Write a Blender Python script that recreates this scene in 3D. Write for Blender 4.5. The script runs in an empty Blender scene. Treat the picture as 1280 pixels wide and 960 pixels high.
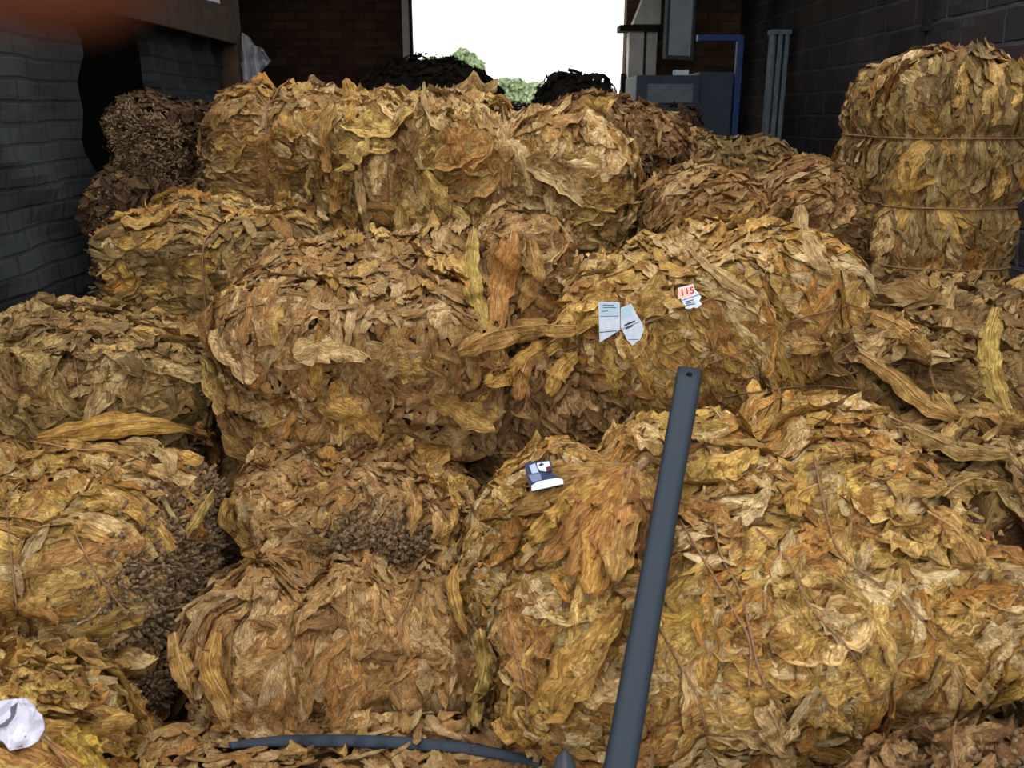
import bpy, bmesh, math
import numpy as np
from mathutils import Vector, Matrix, Euler
R = math.radians
sc = bpy.context.scene
COL = sc.collection

# ---------------------------------------------------------------- camera, sky, exposure
W, H, F = 1280.0, 960.0, 1108.0
PITCH = R(17.0)
CAM = np.array([0.0, 0.0, 1.7])
FWD = np.array([0, math.cos(PITCH), -math.sin(PITCH)])
UP = np.array([0, math.sin(PITCH), math.cos(PITCH)])
cd = bpy.data.cameras.new('camera'); cam = bpy.data.objects.new('camera', cd); COL.objects.link(cam)
cam.location = CAM; cam.rotation_euler = (R(90) - PITCH, 0, 0)
cd.sensor_width = 36; cd.lens = 36 * F / W; cd.clip_start = 0.005; cd.clip_end = 500
cd.dof.use_dof = True; cd.dof.focus_distance = 2.9
cd.dof.aperture_fstop = (cd.lens / 1000) / 0.0042      # 4.2 mm pupil, as on a phone
sc.camera = cam

world = bpy.data.worlds.new('overcast_sky'); sc.world = world; world.use_nodes = True
nt = world.node_tree; nt.nodes.clear()
wo = nt.nodes.new('ShaderNodeOutputWorld'); bg = nt.nodes.new('ShaderNodeBackground')
geo = nt.nodes.new('ShaderNodeTexCoord'); sep = nt.nodes.new('ShaderNodeSeparateXYZ'); rp = nt.nodes.new('ShaderNodeValToRGB')
rp.color_ramp.elements[0].position = 0.0; rp.color_ramp.elements[0].color = (0.80, 0.84, 0.86, 1)
rp.color_ramp.elements[1].position = 0.35; rp.color_ramp.elements[1].color = (1.0, 1.02, 1.04, 1)
nt.links.new(geo.outputs['Generated'], sep.inputs[0]); nt.links.new(sep.outputs['Z'], rp.inputs[0])
nt.links.new(rp.outputs[0], bg.inputs['Color']); bg.inputs['Strength'].default_value = 2.55
nt.links.new(bg.outputs[0], wo.inputs['Surface'])
sc.view_settings.view_transform = 'Standard'; sc.view_settings.look = 'None'
sc.view_settings.exposure = 0.0; sc.view_settings.gamma = 1.0; sc.view_settings.use_curve_mapping = False
sc.cycles.max_bounces = 5; sc.cycles.diffuse_bounces = 3

ROOF_Y = 4.6  # front edge of the unseen roof, placed to control the sky light

# ---------------------------------------------------------------- helpers
def srgb(r, g, b):
    f = lambda c: (c / 255) / 12.92 if c <= 10 else ((c / 255 + 0.055) / 1.055) ** 2.4
    return (f(r), f(g), f(b))

def ray(px, py):
    d = FWD + np.array([1.0, 0, 0]) * (px - 640) / F + UP * (480 - py) / F
    return d                                   # length along view axis = 1

def at(px, py, t):
    return CAM + ray(px, py) * t

def tag(o, label=None, cat=None, group=None, kind=None):
    if label: o['label'] = label
    if cat: o['category'] = cat
    if group: o['group'] = group
    if kind: o['kind'] = kind
    return o

def newmat(name, col=(.5, .5, .5), rough=0.8, metal=0.0):
    m = bpy.data.materials.new(name); m.use_nodes = True
    b = m.node_tree.nodes['Principled BSDF']
    b.inputs['Base Color'].default_value = (*col, 1); b.inputs['Roughness'].default_value = rough
    b.inputs['Metallic'].default_value = metal
    b.inputs['Specular IOR Level'].default_value = 0.25
    return m

def noisy(name, c0, c1, scale=20, rough=0.8, bump=0.3, metal=0.0, detail=6, dist=0.01):
    m = newmat(name, c0, rough, metal); n = m.node_tree; b = n.nodes['Principled BSDF']
    tc = n.nodes.new('ShaderNodeTexCoord'); no = n.nodes.new('ShaderNodeTexNoise')
    no.inputs['Scale'].default_value = scale; no.inputs['Detail'].default_value = detail
    rr = n.nodes.new('ShaderNodeValToRGB'); rr.color_ramp.elements[0].position = .35; rr.color_ramp.elements[1].position = .68
    rr.color_ramp.elements[0].color = (*c0, 1); rr.color_ramp.elements[1].color = (*c1, 1)
    n.links.new(tc.outputs['Object'], no.inputs['Vector']); n.links.new(no.outputs[0], rr.inputs[0]); n.links.new(rr.outputs[0], b.inputs['Base Color'])
    bu = n.nodes.new('ShaderNodeBump'); bu.inputs['Strength'].default_value = bump; bu.inputs['Distance'].default_value = dist
    n.links.new(no.outputs[0], bu.inputs['Height']); n.links.new(bu.outputs[0], b.inputs['Normal'])
    return m

def brick_mat(name, c1, c2, mortar, bw, bh, msize, bump, rot):
    m = newmat(name, c1, .95); n = m.node_tree; b = n.nodes['Principled BSDF']
    tc = n.nodes.new('ShaderNodeTexCoord'); mp = n.nodes.new('ShaderNodeMapping'); mp.inputs['Rotation'].default_value = rot
    nz = n.nodes.new('ShaderNodeTexNoise'); nz.inputs['Scale'].default_value = 3.0; nz.inputs['Detail'].default_value = 8
    mx = n.nodes.new('ShaderNodeMixRGB'); mx.blend_type = 'ADD'; mx.inputs[0].default_value = 0.035
    br = n.nodes.new('ShaderNodeTexBrick'); br.inputs['Scale'].default_value = 1
    br.inputs['Brick Width'].default_value = bw; br.inputs['Row Height'].default_value = bh; br.inputs['Mortar Size'].default_value = msize
    br.inputs['Mortar Smooth'].default_value = .6
    br.inputs['Color1'].default_value = (*c1, 1); br.inputs['Color2'].default_value = (*c2, 1); br.inputs['Mortar'].default_value = (*mortar, 1)
    n.links.new(tc.outputs['Object'], mp.inputs[0]); n.links.new(mp.outputs[0], mx.inputs[1]); n.links.new(tc.outputs['Object'], nz.inputs['Vector'])
    n.links.new(nz.outputs['Color'], mx.inputs[2]); n.links.new(mx.outputs[0], br.inputs['Vector'])
    n2 = n.nodes.new('ShaderNodeTexNoise'); n2.inputs['Scale'].default_value = 2.2; n2.inputs['Detail'].default_value = 10
    n.links.new(tc.outputs['Object'], n2.inputs['Vector'])
    hs = n.nodes.new('ShaderNodeMixRGB'); hs.blend_type = 'MULTIPLY'; hs.inputs[0].default_value = .75
    r2 = n.nodes.new('ShaderNodeValToRGB'); r2.color_ramp.elements[0].position = .3; r2.color_ramp.elements[0].color = (.45, .45, .45, 1)
    r2.color_ramp.elements[1].position = .7; r2.color_ramp.elements[1].color = (1.25, 1.25, 1.25, 1)
    n.links.new(n2.outputs[0], r2.inputs[0]); n.links.new(br.outputs[0], hs.inputs[1]); n.links.new(r2.outputs[0], hs.inputs[2])
    n.links.new(hs.outputs[0], b.inputs['Base Color'])
    ad = n.nodes.new('ShaderNodeMath'); ad.operation = 'MULTIPLY_ADD'; ad.inputs[1].default_value = -1.0
    n.links.new(br.outputs['Fac'], ad.inputs[0]); n.links.new(n2.outputs[0], ad.inputs[2])
    bu = n.nodes.new('ShaderNodeBump'); bu.inputs['Strength'].default_value = bump; bu.inputs['Distance'].default_value = .02
    n.links.new(ad.outputs[0], bu.inputs['Height']); n.links.new(bu.outputs[0], b.inputs['Normal'])
    return m

def leaf_material(name, dark=1.0):
    m = newmat(name, (.5, .3, .1), .72); n = m.node_tree; b = n.nodes['Principled BSDF']
    b.inputs['Specular IOR Level'].default_value = 0.3
    at_ = n.nodes.new('ShaderNodeAttribute'); at_.attribute_name = 'leaf_colour'
    uv = n.nodes.new('ShaderNodeUVMap'); uv.uv_map = 'UVMap'
    tc = n.nodes.new('ShaderNodeTexCoord')
    # brown blotches and veins
    n1 = n.nodes.new('ShaderNodeTexNoise'); n1.inputs['Scale'].default_value = 26; n1.inputs['Detail'].default_value = 6; n1.inputs['Roughness'].default_value = .65
    n.links.new(tc.outputs['Object'], n1.inputs['Vector'])
    r1 = n.nodes.new('ShaderNodeValToRGB'); r1.color_ramp.elements[0].position = .33; r1.color_ramp.elements[0].color = (.52, .42, .31, 1)
    r1.color_ramp.elements[1].position = .60; r1.color_ramp.elements[1].color = (1.14, 1.13, 1.12, 1)
    n.links.new(n1.outputs[0], r1.inputs[0])
    mu = n.nodes.new('ShaderNodeMixRGB'); mu.blend_type = 'MULTIPLY'; mu.inputs[0].default_value = .85
    n.links.new(at_.outputs['Color'], mu.inputs[1]); n.links.new(r1.outputs[0], mu.inputs[2])
    mp = n.nodes.new('ShaderNodeMapping'); mp.inputs['Scale'].default_value = (7, 26, 1)
    n.links.new(uv.outputs[0], mp.inputs[0])
    n2 = n.nodes.new('ShaderNodeTexNoise'); n2.inputs['Scale'].default_value = 1.0; n2.inputs['Detail'].default_value = 5; n2.inputs['Distortion'].default_value = .8
    n.links.new(mp.outputs[0], n2.inputs['Vector'])
    r2 = n.nodes.new('ShaderNodeValToRGB'); r2.color_ramp.elements[0].position = .36; r2.color_ramp.elements[0].color = (.56, .46, .35, 1)
    r2.color_ramp.elements[1].position = .56; r2.color_ramp.elements[1].color = (1.03, 1.03, 1.03, 1)
    n.links.new(n2.outputs[0], r2.inputs[0])
    m2 = n.nodes.new('ShaderNodeMixRGB'); m2.blend_type = 'MULTIPLY'; m2.inputs[0].default_value = .7
    n.links.new(mu.outputs[0], m2.inputs[1]); n.links.new(r2.outputs[0], m2.inputs[2])
    n.links.new(m2.outputs[0], b.inputs['Base Color'])
    n3 = n.nodes.new('ShaderNodeTexNoise'); n3.inputs['Scale'].default_value = 1.0; n3.inputs['Detail'].default_value = 3; n3.inputs['Distortion'].default_value = 1.6
    m3 = n.nodes.new('ShaderNodeMapping'); m3.inputs['Scale'].default_value = (5, 12, 1); n.links.new(uv.outputs[0], m3.inputs[0]); n.links.new(m3.outputs[0], n3.inputs['Vector'])
    s3 = n.nodes.new('ShaderNodeMath'); s3.operation = 'SUBTRACT'; s3.inputs[1].default_value = .5; n.links.new(n3.outputs[0], s3.inputs[0])
    a3 = n.nodes.new('ShaderNodeMath'); a3.operation = 'ABSOLUTE'; n.links.new(s3.outputs[0], a3.inputs[0])
    r3 = n.nodes.new('ShaderNodeMapRange'); r3.inputs['From Max'].default_value = .05; n.links.new(a3.outputs[0], r3.inputs['Value'])
    cr = n.nodes.new('ShaderNodeMixRGB'); cr.blend_type = 'MULTIPLY'; cr.inputs[0].default_value = .5
    rc = n.nodes.new('ShaderNodeValToRGB'); rc.color_ramp.elements[0].color = (.58, .46, .34, 1); rc.color_ramp.elements[1].color = (1, 1, 1, 1)  # dark wrinkle lines, crease shade painted into the leaf colour
    n.links.new(r3.outputs[0], rc.inputs[0]); n.links.new(m2.outputs[0], cr.inputs[1]); n.links.new(rc.outputs[0], cr.inputs[2]); n.links.new(cr.outputs[0], b.inputs['Base Color'])
    ad = n.nodes.new('ShaderNodeMath'); ad.operation = 'ADD'
    n.links.new(n2.outputs[0], ad.inputs[0]); n.links.new(n1.outputs[0], ad.inputs[1])
    bu = n.nodes.new('ShaderNodeBump'); bu.inputs['Strength'].default_value = .8; bu.inputs['Distance'].default_value = .010
    ae = n.nodes.new('ShaderNodeMath'); ae.operation = 'MULTIPLY_ADD'; ae.inputs[1].default_value = .35
    n.links.new(r3.outputs[0], ae.inputs[0]); n.links.new(ad.outputs[0], ae.inputs[2])
    n.links.new(ae.outputs[0], bu.inputs['Height']); n.links.new(bu.outputs[0], b.inputs['Normal'])
    return m

def mesh_np(name, V, Q, mats, colors=None, uvs=None, smooth=True, parent=None, origin=None, tris=False):
    """V (n,3) world, Q (m,4 or 3) faces. Vertices are stored relative to origin."""
    me = bpy.data.meshes.new(name)
    o0 = np.zeros(3) if origin is None else np.asarray(origin, float)
    V = np.asarray(V, float) - o0
    k = Q.shape[1]
    me.vertices.add(len(V)); me.vertices.foreach_set('co', V.astype(np.float32).ravel())
    me.loops.add(Q.size); me.loops.foreach_set('vertex_index', Q.astype(np.int32).ravel())
    me.polygons.add(len(Q)); me.polygons.foreach_set('loop_start', (np.arange(len(Q)) * k).astype(np.int32))
    me.polygons.foreach_set('loop_total', np.full(len(Q), k, np.int32))
    me.update(calc_edges=True)
    if colors is not None:
        a = me.color_attributes.new('leaf_colour', 'FLOAT_COLOR', 'POINT')
        c4 = np.ones((len(V), 4), np.float32); c4[:, :3] = colors; a.data.foreach_set('color', c4.ravel())
    if uvs is not None:
        u = me.uv_layers.new(name='UVMap'); u.data.foreach_set('uv', uvs[Q.ravel()].astype(np.float32).ravel())
    if smooth: me.polygons.foreach_set('use_smooth', np.ones(len(Q), bool))
    for m in (mats if isinstance(mats, (list, tuple)) else [mats]): me.materials.append(m)
    me.validate()
    o = bpy.data.objects.new(name, me); COL.objects.link(o); o.location = o0
    if parent is not None:
        o.parent = parent; o.matrix_parent_inverse = Matrix.Translation(-Vector(parent.location))
    return o

def from_bm(name, bm, mat, parent=None, origin=None, smooth=False):
    me = bpy.data.meshes.new(name)
    if origin is not None:
        bmesh.ops.translate(bm, verts=bm.verts, vec=-Vector(origin))
    bmesh.ops.recalc_face_normals(bm, faces=bm.faces)
    bm.to_mesh(me); bm.free(); me.materials.append(mat)
    if smooth:
        for p in me.polygons: p.use_smooth = True
    o = bpy.data.objects.new(name, me); COL.objects.link(o)
    if origin is not None: o.location = origin
    if parent is not None:
        o.parent = parent; o.matrix_parent_inverse = Matrix.Translation(-Vector(parent.location))
    return o

def add_box(bm, lo, hi, bevel=0.0, M=None):
    lo, hi = Vector(lo), Vector(hi)
    r = bmesh.ops.create_cube(bm, size=1.0, matrix=Matrix.Translation((lo + hi) / 2) @ Matrix.Diagonal((*(hi - lo), 1)))
    vs = r['verts']
    if bevel:
        es = list({e for v in vs for e in v.link_edges})
        q = bmesh.ops.bevel(bm, geom=es, offset=bevel, segments=2, affect='EDGES', profile=.7)
        vs = list({v for f in q['faces'] for v in f.verts} | {v for v in vs if v.is_valid})
    if M is not None: bmesh.ops.transform(bm, verts=vs, matrix=M)
    return vs

def box(name, lo, hi, mat, bevel=0.0, parent=None, M=None):
    bm = bmesh.new(); add_box(bm, lo, hi, bevel, M)
    c = (Vector(lo) + Vector(hi)) / 2; c.z = min(lo[2], hi[2])
    if M is not None: c = M @ c
    return from_bm(name, bm, mat, parent, c)

def tube(name, pts, rad, mat, parent=None, seg=6, resample=0, flat=1.0):
    """a swept tube along world points; rad number or list"""
    P = np.asarray(pts, float)
    if resample:
        P = smooth_path(P, resample)
    n = len(P); T = np.gradient(P, axis=0); T /= np.linalg.norm(T, axis=1)[:, None] + 1e-9
    up = np.array([0, -.4, .9]); S = np.cross(T, up); S /= np.linalg.norm(S, axis=1)[:, None] + 1e-9
    B = np.cross(S, T)
    r = np.interp(np.linspace(0, 1, n), np.linspace(0, 1, len(np.atleast_1d(rad))), np.atleast_1d(rad))
    a = np.arange(seg) * 2 * np.pi / seg
    V = P[:, None] + r[:, None, None] * (np.cos(a)[None, :, None] * S[:, None] + flat * np.sin(a)[None, :, None] * B[:, None])
    V = V.reshape(-1, 3); Q = []
    for i in range(n - 1):
        for j in range(seg):
            Q.append((i * seg + j, i * seg + (j + 1) % seg, (i + 1) * seg + (j + 1) % seg, (i + 1) * seg + j))
    V = np.vstack([V, P[0] , P[-1]])
    for j in range(seg):
        Q.append((len(V) - 2, (j + 1) % seg, j, j)); Q.append((len(V) - 1, (n - 1) * seg + j, (n - 1) * seg + (j + 1) % seg, (n - 1) * seg + (j + 1) % seg))
    Qa = np.array(Q[:(n - 1) * seg]); me = bpy.data.meshes.new(name)
    o0 = P[0].copy()
    me.from_pydata([tuple(v - o0) for v in V], [], [tuple(dict.fromkeys(q)) for q in Q])
    for p in me.polygons: p.use_smooth = True
    me.materials.append(mat)
    o = bpy.data.objects.new(name, me); COL.objects.link(o); o.location = o0
    if parent is not None:
        o.parent = parent; o.matrix_parent_inverse = Matrix.Translation(-Vector(parent.location))
    return o

def smooth_path(P, n):
    P = np.asarray(P, float)
    d = np.r_[0, np.cumsum(np.linalg.norm(np.diff(P, axis=0), axis=1))]
    t = np.linspace(0, d[-1], n)
    if len(P) < 3:
        return np.stack([np.interp(t, d, P[:, k]) for k in range(3)], 1)
    m = np.gradient(P, d, axis=0)
    i = np.clip(np.searchsorted(d, t) - 1, 0, len(P) - 2); h = d[i + 1] - d[i]; s = ((t - d[i]) / h)[:, None]; h = h[:, None]
    return (2*s**3-3*s**2+1)*P[i] + (s**3-2*s**2+s)*h*m[i] + (-2*s**3+3*s**2)*P[i+1] + (s**3-s**2)*h*m[i+1]

# ---------------------------------------------------------------- materials
M_leaf = leaf_material('cured_tobacco_leaf')
M_stub = noisy('leaf_stem_ends', srgb(88, 70, 50), srgb(150, 122, 88), 60, .8, .2)
M_twine = noisy('sisal_twine', srgb(120, 86, 60), srgb(160, 122, 92), 200, .9, .2)
M_grey = brick_mat('grey_brick', srgb(54, 57, 58), srgb(48, 51, 52), srgb(44, 46, 47), .20, .08, .010, .35, (0, R(90), R(90)))
M_block = brick_mat('dark_block', srgb(54, 53, 56), srgb(68, 56, 52), srgb(76, 76, 79), .42, .17, .014, .6, (0, R(90), R(90)))
M_brown = brick_mat('brown_brick', srgb(92, 68, 50), srgb(76, 54, 40), srgb(70, 56, 46), .24, .09, .008, .5, (R(90), 0, 0))
M_floor = noisy('dusty_concrete', srgb(92, 82, 68), srgb(120, 108, 88), 6, .95, .2)
M_wood = noisy('dark_timber', srgb(64, 48, 36), srgb(84, 64, 48), 14, .85, .3)
M_steel = noisy('grey_steel', srgb(92, 104, 112), srgb(120, 132, 140), 30, .5, .1, .3)
M_blue = noisy('blue_paint', srgb(38, 58, 110), srgb(50, 74, 130), 30, .5, .1)
M_mach = noisy('slate_blue_paint', srgb(48, 58, 72), srgb(56, 67, 82), 12, .6, .1)
M_machp = noisy('pale_grey_panel', srgb(92, 100, 108), srgb(108, 116, 124), 12, .6, .1)
M_plast = newmat('black_plastic', srgb(42, 50, 60), .6)
M_white = noisy('white_paper', srgb(205, 214, 232), srgb(222, 230, 242), 90, .7, .05)
M_pale = noisy('pale_plaster', srgb(190, 184, 174), srgb(214, 208, 198), 7, .9, .2)
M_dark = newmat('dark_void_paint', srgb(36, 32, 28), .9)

PAL = {
 'gold':  np.array([srgb(*c) for c in [(214,174,92),(222,184,102),(208,164,80),(226,192,122),(200,146,68),(186,138,74),(216,178,86),(232,204,140),(210,170,90)]]),
 'amber': np.array([srgb(*c) for c in [(204,164,98),(196,154,88),(210,176,114),(190,142,76),(174,130,74),(216,182,122),(196,154,88)]]),
 'brown': np.array([srgb(*c) for c in [(172,134,80),(156,118,68),(184,146,90),(140,104,60),(194,156,98)]]),
 'olive': np.array([srgb(*c) for c in [(186,158,94),(174,144,82),(198,170,108),(164,130,74),(200,164,92),(150,122,74)]]),
 'pale':  np.array([srgb(*c) for c in [(218,184,118),(228,196,136),(208,172,104),(236,208,152),(200,154,88),(186,144,90),(220,188,112),(214,178,122)]]),
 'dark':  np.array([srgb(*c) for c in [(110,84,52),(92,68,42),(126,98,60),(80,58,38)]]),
 'black': np.array([srgb(*c) for c in [(46,38,30),(38,32,26),(54,44,34)]]),  # backlit shade of the far mounds put into the leaf tone
}
for _k in ('gold', 'amber', 'olive', 'brown'): PAL[_k] = PAL[_k] * np.array([1.0, 1.01, 1.2])
DARKCORE = np.array(srgb(92, 64, 34))  # dark core tone, painted shade for the crevices between leaves

# ---------------------------------------------------------------- surfaces the leaves lie on
class Bale:
    def __init__(s, c, half, rot=(0, 0, 0), n=4.5, seed=1, lump=.03, ties=(), tiedepth=.02, bend=0.0, fold=.011, grain=(1, 0, 0)):
        s.c = np.asarray(c, float); s.h = np.asarray(half, float); s.n = n
        s.M = np.array(Euler([R(a) for a in rot]).to_matrix()); s.rng = np.random.default_rng(seed)
        r = s.rng; s.K = r.normal(size=(7, 3)) * np.array([5, 5, 5, 8, 9, 14, 16])[:, None] * .8
        s.ph = r.uniform(0, 6.28, 7); s.A = lump * np.array([.45, .45, .4, .3, .25, .14, .12]); s.ties = ties; s.td = tiedepth; s.bend = bend; s.fold = fold
        gr = np.abs(np.asarray(grain, float)); gr = gr / np.linalg.norm(gr); s.FS = 1 - .68 * gr
        u = r.normal(size=(5, 3)); u /= np.linalg.norm(u, axis=1)[:, None]; s.W1, s.W2, s.W3, s.W4, s.W5 = u[0] * 26, u[1] * 17, u[2] * 42, u[3] * 22, u[4] * 30
    def F(s, q):
        return (np.abs(q / s.h) ** s.n).sum(-1) ** (1 / s.n)
    def surf(s, q):
        """local points -> displaced local surface and normal"""
        p = q / (s.F(q)[..., None] + 1e-9)
        g = np.sign(p) * np.abs(p / s.h) ** (s.n - 1) / s.h
        nrm = g / (np.linalg.norm(g, axis=-1, keepdims=True) + 1e-9)
        d = sum(a * np.sin(p @ k + f) for a, k, f in zip(s.A, s.K, s.ph))
        # folds pressed into the pack, drawn out along the grain
        x = p * s.FS
        w1 = np.sin(x @ s.W1 + 1.3 * np.sin(x @ s.W2)); w2 = np.sin(x @ s.W3 + 1.5 * np.sin(x @ s.W4 + 1))
        w3 = np.sin(x @ s.W5 + 1.2 * np.sin(x @ s.W1 * .5))
        d = d + s.fold * (1.2 - 2.0 * np.abs(w1) ** .8 + .7 * (.6 - np.abs(w2)) * 1.3 + .6 * w3)
        for x0 in s.ties: d = d - s.td * np.exp(-((p[..., 0] - x0) / .035) ** 2)
        p = p + nrm * d[..., None]
        if s.bend: p = p + np.array([0, 0, 1.0]) * (s.bend * (p[..., :1] / s.h[0]) ** 2)
        return p, nrm
    def tiefac(s, x):
        f = np.ones_like(x)
        for x0 in s.ties: f = f - .6 * np.exp(-((x - x0) / .03) ** 2)
        return np.clip(f, .15, 1)
    def world(s, p): return p @ s.M.T + s.c
    def local(s, w): return (w - s.c) @ s.M

GU, GV = 12, 6
def leaves_on(B, N, L, Wd, grain, jit, pal, mess=1.0, cull=-.3, layer=.035, droop=0.0, skip=(), gu=12, gv=6):
    """N leaves pressed on surface B -> V, Q, colours, uvs (world)"""
    rng = B.rng
    M = int(N * 3)
    ar = np.array([B.h[1] * B.h[2], B.h[0] * B.h[2], B.h[0] * B.h[1]]); ar = ar / ar.sum()
    ax = rng.choice(3, M, p=ar); q = rng.uniform(-1, 1, (M, 3)) * B.h
    q[np.arange(M), ax] = np.sign(rng.uniform(-1, 1, M)) * B.h[ax]
    p0, n0 = B.surf(q)
    wp = B.world(p0); wn = n0 @ B.M.T; tc = CAM - wp; tc /= np.linalg.norm(tc, axis=1)[:, None]
    ok = ((wn * tc).sum(1) > cull) & (wn[:, 2] > -.75)
    for sk_ in skip:
        ax_, sg_ = sk_['face']; o1, o2 = [k for k in range(3) if k != ax_]; sp_, ce_ = sk_.get('spread', (1, 1)), sk_.get('center', (0, 0))
        inz = (n0[:, ax_] * sg_ > .42) & (np.abs(p0[:, o1] / B.h[o1] - ce_[0]) < sp_[0] * .95) & (np.abs(p0[:, o2] / B.h[o2] - ce_[1]) < sp_[1] * .95)
        ok &= ~(inz & (rng.random(M) < sk_.get('clear', .9)))
    q, p0, n0 = q[ok][:N], p0[ok][:N], n0[ok][:N]; N = len(q)
    g = np.asarray(grain, float); g = g + rng.normal(size=(N, 3)) * .15
    t = g - (g * n0).sum(1)[:, None] * n0
    bad = np.linalg.norm(t, axis=1) < .35
    alt = np.array([0, .15, -1.0]) ; t[bad] = alt - (n0[bad] @ alt)[:, None] * n0[bad]
    t /= np.linalg.norm(t, axis=1)[:, None] + 1e-9
    b = np.cross(n0, t); a = rng.normal(size=N) * R(jit)
    t, b = t * np.cos(a)[:, None] + b * np.sin(a)[:, None], b * np.cos(a)[:, None] - t * np.sin(a)[:, None]
    ll = rng.uniform(L[0], L[1], N); ww = rng.uniform(Wd[0], Wd[1], N) * (.6 + .6 * rng.random(N))
    s = np.linspace(-1, 1, gu)[None, :, None]; w = np.linspace(-1, 1, gv)[None, None, :]
    sk = rng.uniform(.55, 1.2, N)[:, None, None]
    u01 = ((s + 1) / 2) ** sk
    prof = np.sin(np.pi * np.clip(u01 * .96 + .02, 0, 1)) ** rng.uniform(.22, .6, N)[:, None, None]
    ph = rng.uniform(0, 6.28, (6, N, 1, 1)); k = rng.uniform(.7, 1.4, (6, N, 1, 1))
    edge = 1 + .14 * np.sin(9 * k[0] * s + ph[0]) * np.abs(w) + .1 * np.sin(17 * k[1] * s + ph[1]) * np.abs(w)
    bend = rng.normal(size=N)[:, None, None] * .25
    X = s * ll[:, None, None] / 2 + 0 * w
    Y = w * ww[:, None, None] / 2 * prof * edge + bend * (s ** 2) * ll[:, None, None] / 2 * .5
    P = p0[:, None, None] + X[..., None] * t[:, None, None] + Y[..., None] * b[:, None, None]
    sp, sn = B.surf(P)
    sm = np.clip(ww / .07, .35, 1.3)[:, None, None] * mess
    base = rng.uniform(.002, layer, N)[:, None, None]
    tiltw = rng.normal(size=N)[:, None, None] * .006 * w; tilts = rng.normal(size=N)[:, None, None] * .005 * s
    rip = .0042 * np.sin(6 * k[2] * w + 3 * k[3] * s + ph[2]) + .003 * np.sin(11 * k[4] * w - 5 * k[5] * s + ph[3]) + .0028 * np.sin(8 * k[5] * s + 2 * w + ph[4])
    rip = rip + .0055 * (np.abs(np.sin(5 * k[1] * s + 4 * k[2] * w + ph[1])) - .6) + .0045 * (np.abs(np.sin(7 * k[3] * w - 6 * k[0] * s + ph[5])) - .6)
    fold = np.abs(w + .25 * np.sin(ph[5])) * rng.normal(size=N)[:, None, None] * .008
    lift = np.maximum(0, s - .35) ** 2 * np.abs(rng.normal(size=N))[:, None, None] * .022 + np.maximum(0, -s - .6) ** 2 * np.abs(rng.normal(size=N))[:, None, None] * .02
    curl = np.maximum(0, np.abs(w) - .5) ** 2 * rng.normal(size=N)[:, None, None] * .035
    h = base + (tiltw + tilts + rip + fold + lift + curl) * sm
    h = h * B.tiefac(sp[..., 0]) + .002
    h = np.maximum(h, -.012)
    Vw = B.world(sp + sn * h[..., None])
    if droop:
        wnz = (sn @ B.M.T)[..., 2]
        Vw[..., 2] -= droop * np.maximum(0, s - .1) ** 2 * np.abs(rng.normal(size=N))[:, None, None]
    V = Vw.reshape(-1, 3)
    # colours
    pc = PAL[pal]; ci = rng.integers(0, len(pc), N); c = pc[ci] * rng.uniform(.86, 1.18, (N, 1))
    br = np.clip((np.abs(w) - .6) * 1.3 + .2 * np.sin(14 * k[0] * s + ph[1]), 0, 1) * rng.uniform(0, .75, N)[:, None, None]  # naturally browner leaf edges, also painting the shadow crevices between leaves
    rib = np.exp(-(w / .12) ** 2) * .25 + 0 * s
    cc = c[:, None, None] * (1 - br[..., None]) + c[:, None, None] * np.array([.58, .46, .33]) * br[..., None]
    cc = cc * (1 + rib[..., None] * .5)
    uv = np.stack(np.broadcast_arrays((s + 1) / 2 + rng.uniform(0, 50, N)[:, None, None], (w + 1) / 4 + rng.uniform(0, 50, N)[:, None, None]), -1)
    return V, grid_faces(N, gu, gv), cc.reshape(-1, 3), uv.reshape(-1, 2)

def grid_faces(N, gu=GU, gv=GV):
    i = np.arange(gu - 1)[:, None] * gv + np.arange(gv - 1)[None]
    q = np.stack([i, i + gv, i + gv + 1, i + 1], -1).reshape(-1, 4)
    return (q[None] + (np.arange(N) * gu * gv)[:, None, None]).reshape(-1, 4)

def core(B, res=26, col=DARKCORE, sink=.004):
    V = []; Q = []; off = 0; g = np.tan(np.linspace(-1, 1, res) * .72) / np.tan(.72)
    for ax in range(3):
        for sg in (-1, 1):
            a, b_ = np.meshgrid(g, g, indexing='ij'); q = np.zeros((res, res, 3)); q[..., ax] = sg
            q[..., (ax + 1) % 3] = a; q[..., (ax + 2) % 3] = b_
            p, n = B.surf(q * B.h); V.append(B.world(p - n * sink).reshape(-1, 3))
            i = np.arange(res - 1)[:, None] * res + np.arange(res - 1)[None]
            f = np.stack([i, i + res, i + res + 1, i + 1], -1).reshape(-1, 4)
            Q.append((f if sg > 0 else f[:, ::-1]) + off); off += res * res
    V = np.vstack(V); rng = B.rng
    c = np.tile(col, (len(V), 1)) * rng.uniform(.7, 1.2, (len(V), 1))
    return V, np.vstack(Q), c, V[:, :2] * 6

def merge(parts):
    off = 0; Vs, Qs, Cs, Us = [], [], [], []
    for V, Q, C, U in parts:
        Vs.append(V); Qs.append(Q + off); Cs.append(C); Us.append(U); off += len(V)
    return np.vstack(Vs), np.vstack(Qs), np.vstack(Cs), np.vstack(Us)

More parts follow.
